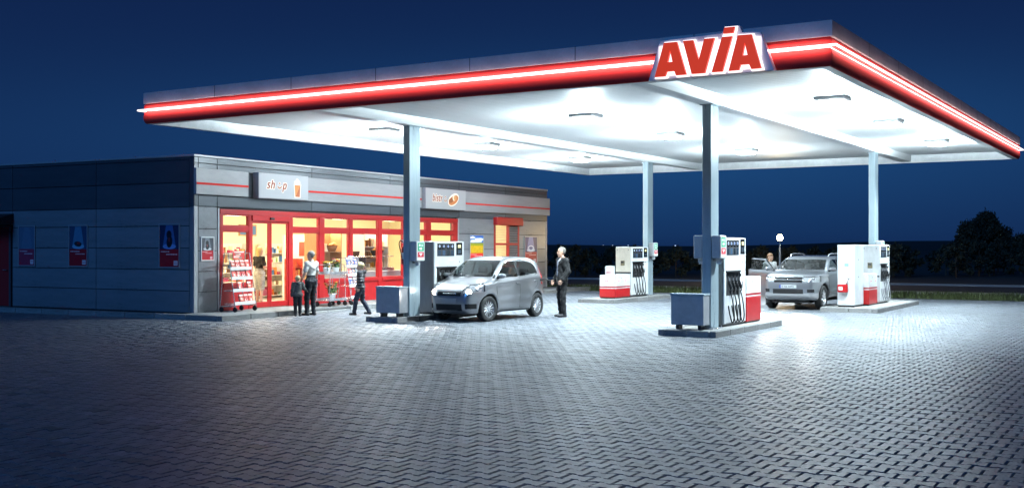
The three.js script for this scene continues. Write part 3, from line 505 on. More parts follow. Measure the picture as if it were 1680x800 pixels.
// ---------- things on the columns ----------
const labelTex = canvasTex(128, 208, (c, w, h) => { c.fillStyle = '#dfe5e4'; c.fillRect(0, 0, w, h); c.fillStyle = '#1f9a66'; c.fillRect(10, 8, 108, 96); c.fillStyle = '#eefaf4'; c.font = 'bold 26px sans-serif'; c.beginPath(); c.moveTo(30, 24); c.lineTo(60, 24); c.lineTo(60, 48); c.lineTo(30, 48); c.fill(); c.fillRect(70, 26, 34, 8); c.fillRect(70, 42, 34, 8); c.fillRect(40, 62, 46, 26); c.fillStyle = '#c9242c'; c.fillRect(10, 112, 108, 62); c.fillStyle = '#fbe9ea'; c.beginPath(); c.moveTo(30, 126); c.lineTo(98, 126); c.lineTo(64, 162); c.fill(); });
const dispGrey = L(0.42, 0.43, 0.44, 0.45, { map: smudge });
function dispenser(label, x, y, z, flip) {
  const o = thing('towel_dispenser', label, 'dispenser', [x, y, z], flip ? Math.PI : 0, 'paper towel dispensers on the columns');
  part('dispenser_body', RB(0, 0.19, 0, 0.46, -0.17, 0.17, 0.03, 3), dispGrey, o);
  part('dispenser_label', new THREE.PlaneGeometry(0.28, 0.42).rotateY(Math.PI / 2).translate(0.1925, 0.23, 0), printed(labelTex, 0.35), o);
  part('paper_towel', [B(0.09, 0.11, 0.012, 0.1, -0.05, 0.02).rotateX(0.1), B(0.07, 0.08, 0.01, 0.11, -0.04, -0.03)], M.white, o);
  part('bracket', RB(-0.004, 0.05, -0.05, 0.0, -0.06, 0.06, 0.006), M.pumpGrey, o);
}
dispenser('grey towel dispenser with green and red label beside the silver hatchback', -15.408, 1.40, -20.72);
dispenser('grey towel dispenser with green and red label beside the pump with black nozzles', -8.058, 1.50, -20.72);
dispenser('plain side of a towel dispenser opposite the labelled one on the column', -8.242, 1.50, -20.72, true);
dispenser('small towel dispenser with green and red label behind the cream pump', -15.408, 1.40, -33.86);
dispenser('small towel dispenser partly hidden behind the pump with grey hoses', -8.058, 1.45, -33.86);
function binBox(label, x, z) {
  const o = thing('service_bin', label, 'bin', [x, 0.12, z], 0, 'grey service boxes at the column feet');
  part('bin_body', RB(-0.34, 0.34, 0.09, 0.66, -0.16, 0.16, 0.012), M.greyBox, o);
  part('lid', RB(-0.352, 0.352, 0.662, 0.70, -0.172, 0.172, 0.01), M.column, o);
  for (const e of [-1, 1]) part('foot', BB(e * 0.2, e * 0.26, 0, 0.09, -0.1, 0.1), M.black, o);
}
binBox('grey metal service box at the column foot by the silver hatchback', -15.78, -20.36);
binBox('grey metal service box at the column foot by the pump with black nozzles', -8.42, -20.36);
{
  const o = thing('fire_extinguisher', 'red fire extinguisher hanging on the column above the grey box', 'extinguisher', [-15.70, 1.32, -20.75]);
  part('cylinder_tank', new THREE.LatheGeometry([[0, 0], [0.07, 0], [0.085, 0.02], [0.085, 0.36], [0.06, 0.42], [0.03, 0.45], [0, 0.45]].map(q => new THREE.Vector2(...q)), 20), M.red, o);
  part('valve_head', [cyl(0.028, 0.022, 0.06, 0, 0.475, 0, 10), RB(-0.015, 0.015, 0.50, 0.515, -0.02, 0.13, 0.004), bar([0, 0.53, 0], [0, 0.57, 0.13], 0.009)], M.steel, o);
  part('hose', tube([[0, 0.48, 0.03], [-0.04, 0.56, 0.10], [-0.05, 0.5, 0.15], [-0.02, 0.25, 0.12], [0, 0.1, 0.1]], 0.012), M.rubber, o);
  part('label_band', cyl(0.0858, 0.0858, 0.15, 0, 0.2, 0, 20), M.white, o);
  part('wall_bracket', [RB(0.05, 0.112, 0.05, 0.40, -0.03, 0.03, 0.006), new THREE.TorusGeometry(0.087, 0.006, 6, 24).rotateX(Math.PI / 2).translate(0, 0.34, 0)], M.black, o);
}

// ---------- fuel pumps ----------
const smallLogo = canvasTex(160, 64, (c, w, h) => { c.fillStyle = '#dcdcdc'; c.fillRect(0, 0, w, h); c.fillStyle = '#c8202a'; c.font = 'italic bold 50px sans-serif'; c.fillText('AViA', 16, 50); });
const logoMat = printed(smallLogo);
const iconTex = [0, 1, 2, 3].map(k => canvasTex(48, 48, (c) => { c.fillStyle = '#0c0e14'; c.fillRect(0, 0, 48, 48); c.fillStyle = ['#e8ecf2', '#b8c4dc', '#aab6d6', '#c4cce0'][k]; c.beginPath(); c.arc(24, 20, 13, 0, 7); c.fill(); c.fillStyle = '#3a4878'; c.fillRect(18, 14, 12, 14); }));
const iconMat = iconTex.map(t => printed(t, 0.25)), priceMat = [S('#2c3a4a', 0.15), S('#3c5066', 0.15), S('#1c2630', 0.15)];
const lcdMat = printed(canvasTex(64, 96, (c) => { c.fillStyle = '#101214'; c.fillRect(0, 0, 64, 96); c.fillStyle = '#d8c890'; c.fillRect(16, 16, 32, 24); c.fillStyle = '#3c4650'; c.fillRect(14, 54, 36, 28); }), 0.2);
const nozzleGeo = [tube([[0, 0, 0], [0.03, 0.10, 0], [0.09, 0.17, 0]], 0.017, 8, 7), RB(-0.022, 0.03, -0.11, 0.03, -0.022, 0.022, 0.01), bar([0.03, -0.08, 0], [0.085, 0.02, 0], 0.008, 6), bar([0.0, -0.1, 0], [-0.02, -0.16, 0], 0.014, 7)];
const nozzleSteel = L(0.5, 0.5, 0.52, 0.3, { metalness: 0.6 });
function pump(label, x1, z0, z1, o = {}) { // face towards +x at x1, front end at z0
  const H = o.height || 1.74, T = o.thick || 0.48, W = z0 - z1, t = thing('fuel_pump', label, 'fuel pump', [x1 - T / 2, 0.122, (z0 + z1) / 2], 0), h = T / 2, zc = W / 2;
  const end = o.end || M.pumpGrey, zz = (f) => zc - f * W;      // f = 0 at the front end, 1 at the far end
  part('pump_cabinet', [RB(-h, h - 0.02, 0.03, H, -zc, zc, 0.02)], end, t);
  part('pump_plinth', BB(-h + 0.03, h - 0.03, 0, 0.03, -zc + 0.03, zc - 0.03), M.black, t);
  const face = part('front_panel', [RB(h - 0.02, h + 0.015, 1.12, H - 0.01, -zc + 0.012, zc - 0.012, 0.008), RB(h - 0.02, h + 0.015, 0.06, 1.115, -zc + 0.012, zz(0.73), 0.008), RB(h - 0.02, h + 0.015, 0.06, 1.115, zz(0.09), zc - 0.012, 0.008)], M.white, t);
  part('display_panel', RB(h + 0.014, h + 0.022, H - 0.36, H - 0.05, zz(0.66), zz(0.10), 0.004, 1), M.backing, t);
  for (let k = 0; k < 4; k++) {
    const zk = zz(0.17 + k * 0.14);
    part('product_badge', BB(h + 0.021, h + 0.026, H - 0.19, H - 0.07, zk - 0.06, zk + 0.06), iconMat[k], face);
    part('price_window', BB(h + 0.021, h + 0.025, H - 0.34, H - 0.22, zk - 0.055, zk + 0.055), priceMat[k % 3], face);
  }
  part('amount_display', RB(h + 0.014, h + 0.024, H - 0.34, H - 0.03, zz(0.93), zz(0.73), 0.004, 1), lcdMat, t);
  part('keyhole', cyl(0.014, 0.014, 0.01, 0, 0, 0, 10).rotateZ(Math.PI / 2).translate(h + 0.018, H - 0.5, zz(0.84)), M.black, t);
  // recessed bay with nozzles
  part('nozzle_bay', [BB(h - 0.019, h - 0.012, 0.62, 1.12, zz(0.72), zz(0.10)), RB(h - 0.02, h + 0.03, 1.09, 1.13, zz(0.74), zz(0.08), 0.006)], M.black, t);
  part('lower_panel', BB(h - 0.02, h - 0.004, 0.07, 0.62, zz(0.72), zz(0.10)), M.white, t);
  for (let k = 0; k < 4; k++) {
    const zk = zz(0.17 + k * 0.155), nz = part('nozzle', nozzleGeo, M.black, t); nz.position.set(h + 0.045, 0.86, zk); nz.rotation.z = 0.35;
    part('nozzle_spout', bar([0.02, 0.06, 0], [0.05, 0.15, 0], 0.019, 8), nozzleSteel, nz);
    part('hose', tube([[h + 0.06, 0.72, zk], [h + 0.11, 0.50, zk - 0.01], [h + 0.13, 0.16, zk - 0.03], [h + 0.09, 0.07, zk - 0.05], [h + 0.04, 0.2, zk - 0.06], [h + 0.0, 0.42, zk - 0.05]], 0.013, 26, 7), o.hose || M.rubber, t);
  }
  if (o.terminal) { // end face with card terminal
    const e = part('end_panel', RB(-h + 0.012, h - 0.012, 0.80, H - 0.015, zc - 0.005, zc + 0.018, 0.006), o.terminalMat || M.cream, t);
    part('card_terminal', RB(-0.07, 0.06, 1.0, 1.16, zc + 0.016, zc + 0.05, 0.01), S('#6a6048', 0.5), e);
    part('terminal_screen', BB(-0.05, 0.04, 1.08, 1.14, zc + 0.049, zc + 0.054), M.black, e);
    part('trim_strip', RB(-h, h + 0.01, 0.755, 0.79, zc - 0.01, zc + 0.02, 0.004), M.black, t);
    part('lock', [cyl(0.016, 0.016, 0.01, 0, 0, 0, 10).rotateX(Math.PI / 2).translate(-h + 0.07, H - 0.1, zc + 0.02), cyl(0.016, 0.016, 0.01, 0, 0, 0, 10).rotateX(Math.PI / 2).translate(h - 0.07, H - 0.1, zc + 0.02)], M.pumpGrey, e);
    part('lower_end_panel', RB(-h + 0.012, h - 0.012, 0.07, 0.745, zc - 0.005, zc + 0.016, 0.006), M.white, t);
  }
  return t;
}
pump('grey sided fuel pump with white face standing behind the silver hatchback', -15.5, -21.62, -22.9);
pump('grey sided fuel pump with white face and four black nozzles by the column', -8.05, -21.2, -22.46, { height: 1.80 });
pump('fuel pump with cream end and card terminal above a low cabinet with red foot', -15.3, -32.1, -33.4, { terminal: true, height: 1.60, thick: 0.53 });
pump('white fuel pump with grey hoses beside the tall white cabinet', -7.55, -32.0, -33.2, { terminal: true, terminalMat: M.white, end: M.white, hose: M.steel, height: 1.66 });
function lowCabinet(name, label, x0, x1, z0, z1, top, redTop, logos, o = {}) {
  const t = thing(name, label, 'cabinet', [(x0 + x1) / 2, 0.122, (z0 + z1) / 2]), w = (x1 - x0) / 2, d = (z0 - z1) / 2;
  part('cabinet_plinth', BB(-w + 0.02, w - 0.02, 0, 0.03, -d + 0.02, d - 0.02), M.black, t);
  part('red_panel', RB(-w, w, 0.03, redTop, -d, d, 0.012), M.red, t);
  part('white_stripe', RB(-w + 0.004, w - 0.004, redTop + 0.002, redTop + 0.03, -d + 0.004, d - 0.004, 0.004), M.white, t);
  part('dark_stripe', RB(-w, w, redTop + 0.032, redTop + 0.066, -d, d, 0.004), M.redDark, t);
  part('white_panel', RB(-w, w, redTop + 0.068, top, -d, d, 0.014), M.white, t);
  for (const [face, a, y] of logos) part('logo_print', face === 'x' ? new THREE.PlaneGeometry(0.22, 0.09).rotateY(Math.PI / 2).translate(w + 0.003, y, a) : new THREE.PlaneGeometry(0.2, 0.085).translate(a, y, d + 0.003), logoMat, t);
  part('keyhole', cyl(0.012, 0.012, 0.008, 0, 0, 0, 10).rotateZ(Math.PI / 2).translate(w + 0.002, top - 0.1, 0.1), M.black, t);
  return t;
}
lowCabinet('pump_cabinet', 'low white and red cabinet behind the pump with black nozzles', -8.5, -8.05, -22.55, -23.45, 0.97, 0.55, [['x', -0.12, 0.80]]);
lowCabinet('pump_cabinet', 'low white and red cabinet in front of the cream pump', -15.85, -15.3, -31.0, -32.05, 0.72, 0.30, [['z', -0.03, 0.54], ['x', 0.28, 0.54], ['x', -0.2, 0.54]]);
{
  const o = thing('price_box', 'small white box standing on the low cabinet by the cream pump', 'box', [-15.66, 0.844, -31.35]);
  part('box_body', RB(-0.12, 0.12, 0, 0.28, -0.1, 0.1, 0.012), M.white, o); part('box_print', BB(-0.08, 0.08, 0.06, 0.09, 0.1, 0.103), M.red, o); part('box_print', BB(-0.09, 0.09, 0.20, 0.22, 0.1, 0.103), L(0.5, 0.3, 0.3), o);
}
lowCabinet('pump_cabinet', 'white and red cabinet between the tall white cabinet and its pump', -8.0, -7.58, -30.98, -31.92, 0.86, 0.42, [['x', 0.25, 0.66], ['x', -0.25, 0.66]]);
{
  const o = thing('tall_cabinet', 'tall plain white cabinet with a blue label and red bucket holder, beside the silver SUV', 'cabinet', [-7.93, 0.122, -30.42]), w = 0.23, d = 0.47;
  part('cabinet_body', RB(-w, w, 0.04, 1.66, -d, d, 0.014), M.white, o); part('cabinet_plinth', BB(-w + 0.02, w - 0.02, 0, 0.04, -d + 0.02, d - 0.02), M.black, o);
  part('door_panel', RB(-w + 0.02, w - 0.02, 0.08, 1.62, d - 0.004, d + 0.01, 0.004), M.white, o);
  part('blue_label', BB(-0.04, 0.07, 1.08, 1.16, d + 0.009, d + 0.014), S('#7f9cc0', 0.4), o);
  part('lock', [cyl(0.015, 0.015, 0.01, 0, 0, 0, 10).rotateZ(Math.PI / 2).translate(w + 0.003, 1.26, 0.1), cyl(0.015, 0.015, 0.01, 0, 0, 0, 10).rotateZ(Math.PI / 2).translate(w + 0.003, 0.8, 0.1)], M.pumpGrey, o);
  const bk = thing('squeegee_bucket', 'red squeegee bucket hanging on the tall white cabinet', 'bucket', [-7.99, 0.62, -29.86]);
  part('bucket_shell', new RoundedBoxGeometry(0.26, 0.22, 0.16, 2, 0.03), M.red, bk); part('bucket_print', new THREE.PlaneGeometry(0.11, 0.09).translate(-0.04, 0, 0.082), logoMat, bk);
  part('squeegee', [bar([0.07, 0.05, 0], [0.16, 0.26, 0.02], 0.008), B(0.1, 0.015, 0.03, 0.165, 0.265, 0.02)], M.black, bk);
}

// ---------- surface extraction ----------
function surfaceNets(dims, org, cell, field, smooth = 0) { // field > 0 outside; returns indexed geometry data
  const [nx, ny, nz] = dims, sx = 1, sy = nx, sz = nx * ny, vid = new Int32Array(nx * ny * nz).fill(-1), pos = [], idx = [];
  for (let z = 0; z < nz - 1; z++) for (let y = 0; y < ny - 1; y++) for (let x = 0; x < nx - 1; x++) {
    const b = x + y * sy + z * sz; let mask = 0;
    const f = [field[b], field[b + 1], field[b + sy], field[b + sy + 1], field[b + sz], field[b + sz + 1], field[b + sz + sy], field[b + sz + sy + 1]];
    for (let i = 0; i < 8; i++) if (f[i] < 0) mask |= 1 << i;
    if (mask === 0 || mask === 255) continue;
    let px = 0, py = 0, pz = 0, c = 0;
    for (let i = 0; i < 8; i++) for (let k = 0; k < 3; k++) { const j = i | (1 << k); if (j === i) continue; if ((f[i] < 0) === (f[j] < 0)) continue; const t = f[i] / (f[i] - f[j]); px += (i & 1) + (k === 0 ? t : 0); py += ((i >> 1) & 1) + (k === 1 ? t : 0); pz += ((i >> 2) & 1) + (k === 2 ? t : 0); c++; }
    vid[b] = pos.length / 3; pos.push(org[0] + (x + px / c) * cell, org[1] + (y + py / c) * cell, org[2] + (z + pz / c) * cell);
  }
  for (let z = 1; z < nz - 1; z++) for (let y = 1; y < ny - 1; y++) for (let x = 1; x < nx - 1; x++) {
    const b = x + y * sy + z * sz, f0 = field[b] < 0;
    const quad = (a, b2, c, d, fl) => { if (a < 0 || b2 < 0 || c < 0 || d < 0) return; if (fl) idx.push(a, b2, c, a, c, d); else idx.push(a, c, b2, a, d, c); };
    if (f0 !== (field[b + sx] < 0)) quad(vid[b - sy - sz], vid[b - sz], vid[b], vid[b - sy], f0);
    if (f0 !== (field[b + sy] < 0)) quad(vid[b - sx - sz], vid[b - sx], vid[b], vid[b - sz], f0);
    if (f0 !== (field[b + sz] < 0)) quad(vid[b - sx - sy], vid[b - sy], vid[b], vid[b - sx], f0);
  }
  if (smooth) { // relax the grid steps, first the points, then the normals
    const n = pos.length / 3, nb = Array.from({ length: n }, () => []); for (let t = 0; t < idx.length; t += 3) for (let k = 0; k < 3; k++) { nb[idx[t + k]].push(idx[t + (k + 1) % 3]); nb[idx[t + (k + 1) % 3]].push(idx[t + k]); }
    const relax = (a, l) => { const o = a.slice(); for (let i = 0; i < n; i++) { const m = nb[i].length; if (!m) continue; let x = 0, y = 0, z = 0; for (const j of nb[i]) { x += a[3 * j]; y += a[3 * j + 1]; z += a[3 * j + 2]; } o[3 * i] += l * (x / m - a[3 * i]); o[3 * i + 1] += l * (y / m - a[3 * i + 1]); o[3 * i + 2] += l * (z / m - a[3 * i + 2]); } return o; };
    let p = pos; for (let k = 0; k < smooth; k++) { p = relax(p, 0.55); p = relax(p, -0.5); }
    const g = new THREE.BufferGeometry(); g.setAttribute('position', new THREE.Float32BufferAttribute(p, 3)); g.setIndex(idx); g.computeVertexNormals();
    let q = Array.from(g.attributes.normal.array); for (let k = 0; k < 4; k++) q = relax(q, 0.6); g.setAttribute('normal', new THREE.Float32BufferAttribute(q, 3)); g.normalizeNormals(); return g;
  }
  const g = new THREE.BufferGeometry(); g.setAttribute('position', new THREE.Float32BufferAttribute(pos, 3)); g.setIndex(idx); g.computeVertexNormals(); return g;
}
function splitBy(g, classify, uvScale = 0.5) { // separate geometries by the class of each triangle; normals stay continuous
  const P = g.attributes.position, N = g.attributes.normal, I = g.index.array, out = {};
  for (let t = 0; t < I.length; t += 3) {
    const a = I[t], b = I[t + 1], c = I[t + 2], k = 1 / 3;
    const cx = (P.getX(a) + P.getX(b) + P.getX(c)) * k, cy = (P.getY(a) + P.getY(b) + P.getY(c)) * k, cz = (P.getZ(a) + P.getZ(b) + P.getZ(c)) * k;
    const nx = (N.getX(a) + N.getX(b) + N.getX(c)) * k, ny = (N.getY(a) + N.getY(b) + N.getY(c)) * k, nz = (N.getZ(a) + N.getZ(b) + N.getZ(c)) * k;
    const key = classify(cx, cy, cz, nx, ny, nz); const o = out[key] || (out[key] = { p: [], n: [], u: [] });
    for (const v of [a, b, c]) { o.p.push(P.getX(v), P.getY(v), P.getZ(v)); o.n.push(N.getX(v), N.getY(v), N.getZ(v)); o.u.push((P.getX(v) + P.getZ(v) * 0.3) * uvScale, P.getY(v) * uvScale); }
  }
  for (const k in out) { const q = new THREE.BufferGeometry(); q.setAttribute('position', new THREE.Float32BufferAttribute(out[k].p, 3)); q.setAttribute('normal', new THREE.Float32BufferAttribute(out[k].n, 3)); q.setAttribute('uv', new THREE.Float32BufferAttribute(out[k].u, 2)); out[k] = q; }
  return out;
}
function sdPoly(pts, x, y) {
  let d = 1e9, s = 1;
  for (let i = 0, j = pts.length - 1; i < pts.length; j = i++) {
    const a = pts[i], b = pts[j], ex = b[0] - a[0], ey = b[1] - a[1], wx = x - a[0], wy = y - a[1], t = clamp((wx * ex + wy * ey) / (ex * ex + ey * ey), 0, 1), bx = wx - ex * t, by = wy - ey * t;
    d = Math.min(d, bx * bx + by * by);
    const c1 = y >= a[1], c2 = y < b[1], c3 = ex * wy > ey * wx; if ((c1 && c2 && c3) || (!c1 && !c2 && !c3)) s = -s;
  }
  return s * Math.sqrt(d);
}
const inPoly = (p, x, y) => sdPoly(p, x, y) < 0;
function smoothPoly(pts, n) { const c = new THREE.CatmullRomCurve3(pts.map(p => V3(p[0], p[1], 0)), true, 'centripetal'); return c.getPoints(n).slice(0, -1).map(v => [v.x, v.y]); }
const smax = (a, b, k) => { const h = Math.max(k - Math.abs(a - b), 0) / k; return Math.max(a, b) + h * h * k * 0.25; };
const smin = (a, b, k) => -smax(-a, -b, k);

// ---------- cars ----------
const carPaint = (r, g, b) => new THREE.MeshPhysicalMaterial({ color: new THREE.Color().setRGB(r, g, b), metalness: 0.75, roughness: 0.30, clearcoat: 1, clearcoatRoughness: 0.03 });
const carGlass = new THREE.MeshPhysicalMaterial({ color: new THREE.Color().setRGB(0.42, 0.48, 0.48), roughness: 0.02, transmission: 1, thickness: 0, ior: 1.5 });
const lensGlass = new THREE.MeshPhysicalMaterial({ color: 0xffffff, roughness: 0.03, transmission: 1, thickness: 0, ior: 1.45 });
const carTrim = new THREE.MeshPhysicalMaterial({ color: new THREE.Color().setRGB(0.014, 0.014, 0.015), roughness: 0.7, specularIntensity: 0.3 }), seatM = L(0.035, 0.035, 0.04, 0.85), tailRed = L(0.4, 0.01, 0.012, 0.2);
function carWheel(r, w, spokes) { // axis along z
  const g = new THREE.Group(); g.name = 'wheel';
  const prof = [[r * 0.66, -w / 2], [r * 0.93, -w / 2], [r, -w * 0.34], [r, w * 0.34], [r * 0.93, w / 2], [r * 0.66, w / 2], [r * 0.64, w * 0.3], [r * 0.64, -w * 0.3], [r * 0.66, -w / 2]].map(q => new THREE.Vector2(...q));
  part('tyre', new THREE.LatheGeometry(prof, 40).rotateX(Math.PI / 2), M.rubber, g);
  const ri = [new THREE.LatheGeometry([[r * 0.60, w * 0.1], [r * 0.66, w * 0.46], [r * 0.69, w * 0.5], [r * 0.69, w * 0.44], [r * 0.63, -w * 0.4]].map(q => new THREE.Vector2(...q)), 36).rotateX(Math.PI / 2), cyl(r * 0.15, r * 0.13, 0.03, 0, 0, 0, 20).rotateX(Math.PI / 2).translate(0, 0, w * 0.40)];
  for (let k = 0; k < spokes; k++) ri.push(RB(-r * 0.045, r * 0.045, r * 0.08, r * 0.66, w * 0.28, w * 0.40, 0.008, 1).rotateZ(k / spokes * Math.PI * 2));
  part('rim', ri, L(0.62, 0.62, 0.64, 0.28, { metalness: 0.85 }), g);
  part('brake_disc', cyl(r * 0.45, r * 0.45, 0.02, 0, 0, 0, 24).rotateX(Math.PI / 2).translate(0, 0, -w * 0.1), L(0.08, 0.08, 0.085, 0.5, { metalness: 0.6 }), g);
  return g;
}
function buildCar(c) {
  const t = thing(c.name, c.label, c.category, c.pos, c.turn), paint = c.paint, poly = smoothPoly(c.profile, 150), cell = 0.021;
  const Lh = c.len / 2 + 0.08, dims = [Math.ceil(2 * Lh / cell), Math.ceil((c.high + 0.1) / cell), Math.ceil((c.wide + 0.16) / cell)], org = [-Lh, 0.06, -c.wide / 2 - 0.08];
  const belt = (x) => c.belt[0] + (c.belt[1] - c.belt[0]) * ((c.len / 2 - x) / c.len);
  const halfW = (x, y) => {
    let w = c.wide / 2, b = belt(x);
    w -= Math.max(0, y - b) * c.tumble; w -= 0.05 * Math.pow((y - 0.6) / 0.5, 2) * (y < b ? 1 : 0) + (y >= b ? 0.05 * Math.pow((b - 0.6) / 0.5, 2) : 0);
    w += 0.018 * Math.exp(-Math.pow((y - b + 0.07) / 0.045, 2)) - 0.012 * Math.exp(-Math.pow((y - 0.48) / 0.06, 2));
    const f = Math.max(0, (x - c.taperF[0]) / (c.len / 2 - c.taperF[0])), r = Math.max(0, (-x - c.taperR[0]) / (c.len / 2 - c.taperR[0]));
    return w - c.taperF[1] * Math.pow(f, 2.4) - c.taperR[1] * Math.pow(r, 2.4);
  };
  const field = new Float32Array(dims[0] * dims[1] * dims[2]);
  for (let j = 0; j < dims[1]; j++) for (let i = 0; i < dims[0]; i++) {
    const x = org[0] + i * cell, y = org[1] + j * cell, d2 = sdPoly(poly, x, y), w = halfW(x, y);
    const arch = Math.min(...c.axles.map(a => Math.hypot(x - a, y - c.wheelR) - c.wheelR - 0.045)), flare = Math.min(...c.axles.map(a => Math.abs(Math.hypot(x - a, y - c.wheelR) - c.wheelR - 0.075)));
    const wf = w + (y < 0.8 ? 0.016 * Math.exp(-Math.pow(flare / 0.05, 2)) : 0);
    for (let k = 0; k < dims[2]; k++) {
      const z = org[2] + k * cell, az = Math.abs(z); let d = smax(d2 + 0.05 * Math.pow(az / (c.wide / 2), 4) * (y > 0.5 ? 1 : 0.4), az - wf, 0.085);
      const cut = Math.max(arch, c.wide / 2 - 0.27 - az); d = smax(d, -cut, 0.012);
      field[i + j * dims[0] + k * dims[0] * dims[1]] = d;
    }
  }
  const shell = surfaceNets(dims, org, cell, field, 8);
  const parts = splitBy(shell, (x, y, z, nx, ny, nz) => c.classify(x, y, z, nx, ny, nz, halfW(x, y)));
  const g0 = part('body_shell', parts.body, paint, t);
  for (const [key, name, mat, parent] of c.pieces) if (parts[key]) { const m = part(name, parts[key], mat, parent === 'body' ? g0 : t); if (key === c.openDoor) m.visible = false; }
  const bowl = L(0.55, 0.56, 0.58, 0.2, { metalness: 0.8 }); for (const s of 'LR') if (parts['lamp' + s]) part('headlamp_housing', parts['lamp' + s].clone().translate(-0.03, -0.004, s === 'R' ? -0.02 : 0.02), bowl, t);
  // wheels
  const wh = carWheel(c.wheelR, 0.19, c.spokes);
  for (const a of c.axles) for (const s of [-1, 1]) { const q = wh.clone(); q.position.set(a, c.wheelR, s * (c.wide / 2 - 0.115)); q.rotation.y = (s < 0 ? Math.PI : 0) + (a > 0 ? (c.steer || 0) : 0); t.add(q); }
  part('underbody', [BB(-c.len / 2 + 0.25, c.len / 2 - 0.25, 0.19, 0.24, -c.wide / 2 + 0.28, c.wide / 2 - 0.28)], M.black, t);
  // inside
  const bl = belt(0) - 0.08;
  part('dashboard', RB(c.dash - 0.25, c.dash + 0.1, 0.55, bl + 0.04, -c.wide / 2 + 0.16, c.wide / 2 - 0.16, 0.05, 3), carTrim, t);
  part('cabin_floor', BB(-c.len / 2 + 0.35, c.dash + 0.1, 0.30, 0.36, -c.wide / 2 + 0.28, c.wide / 2 - 0.28), seatM, t);
  for (const [sx, ss] of c.seats) for (const s of [-1, 1]) {
    const se = part('seat', [RB(sx - 0.22, sx + 0.24, 0.42, 0.60, s * 0.34 - 0.22, s * 0.34 + 0.22, 0.06, 3), new RoundedBoxGeometry(0.14, 0.58, 0.44, 3, 0.06).rotateZ(0.2).translate(sx - 0.28, 0.80, s * 0.34)], seatM, t);
    part('head_rest', [new RoundedBoxGeometry(0.1, 0.17, 0.26, 3, 0.045).rotateZ(0.15).translate(sx - 0.36, 1.19 * ss, s * 0.34)], seatM, se);
  }
  part('steering_wheel', [new THREE.TorusGeometry(0.17, 0.014, 8, 24).rotateY(Math.PI / 2).rotateZ(-0.4).translate(c.dash - 0.32, bl + 0.06, -0.34), bar([c.dash - 0.2, bl - 0.02, -0.34], [c.dash - 0.32, bl + 0.06, -0.34], 0.025)], carTrim, t);
  // mirrors, handles
  for (const s of [-1, 1]) {
    if (c.noMirror === s) continue;
    const m = part('door_mirror', [new THREE.SphereGeometry(0.1, 16, 12).scale(0.75, 0.62, 1.05).translate(c.mirror[0], c.mirror[1], s * (c.wide / 2 + 0.06))], paint, t);
    part('mirror_arm', bar([c.mirror[0] + 0.03, c.mirror[1] - 0.05, s * (c.wide / 2 - 0.06)], [c.mirror[0] + 0.02, c.mirror[1] - 0.03, s * (c.wide / 2 + 0.02)], 0.025), carTrim, m);
    part('mirror_glass', cyl(0.07, 0.07, 0.006, 0, 0, 0, 16).rotateZ(Math.PI / 2).scale(1, 0.7, 1.1).translate(c.mirror[0] - 0.072, c.mirror[1], s * (c.wide / 2 + 0.06)), M.chrome, m);
  }
  for (const [hx, hy] of c.handles) for (const s of [-1, 1]) part('door_handle', RB(hx - 0.08, hx + 0.08, hy - 0.014, hy + 0.014, s * (halfW(hx, hy) - 0.005), s * (halfW(hx, hy) + 0.03), 0.012, 2), paint, t);
  // seams: thin dark gaskets that follow the skin
  for (const w of c.winLines) for (const s of [-1, 1]) part('window_seal', tube([...w, w[0]].map(([x, y]) => [x, y, s * (halfW(x, y) + 0.001)]), 0.010, w.length * 10, 5), M.black, t);
  const skin = (x, y, s) => [x, y, s * (halfW(x, y) + 0.002)];
  for (const line of c.seams) for (const s of [-1, 1]) part('door_gap', tube(line.map(([x, y]) => skin(x, y, s)), 0.0045, line.length * 8, 5), M.black, t);
  return { t, parts, halfW, belt };
}
function headlamps(car, c, list, k, spotK, aim) {
  for (const [x, y, z, r] of list) {
    const h = part('headlamp_bulb', sph(r, 0, 0, 0, 14), emissive(1.0, 0.97, 0.90, k), car.t); h.position.set(x, y, z);
    const s = new THREE.SpotLight(new THREE.Color().setRGB(1, 0.96, 0.88), spotK, 0, 0.50, 0.7, 2); s.position.set(x + r + 0.04, y, z); s.target.position.set(x + 10, y - aim, z * 1.0); s.castShadow = true; car.t.add(s, s.target);
  }
}
const box2 = (a0, a1, b0, b1) => [[a0, b0], [a1, b0], [a1, b1], [a0, b1]];
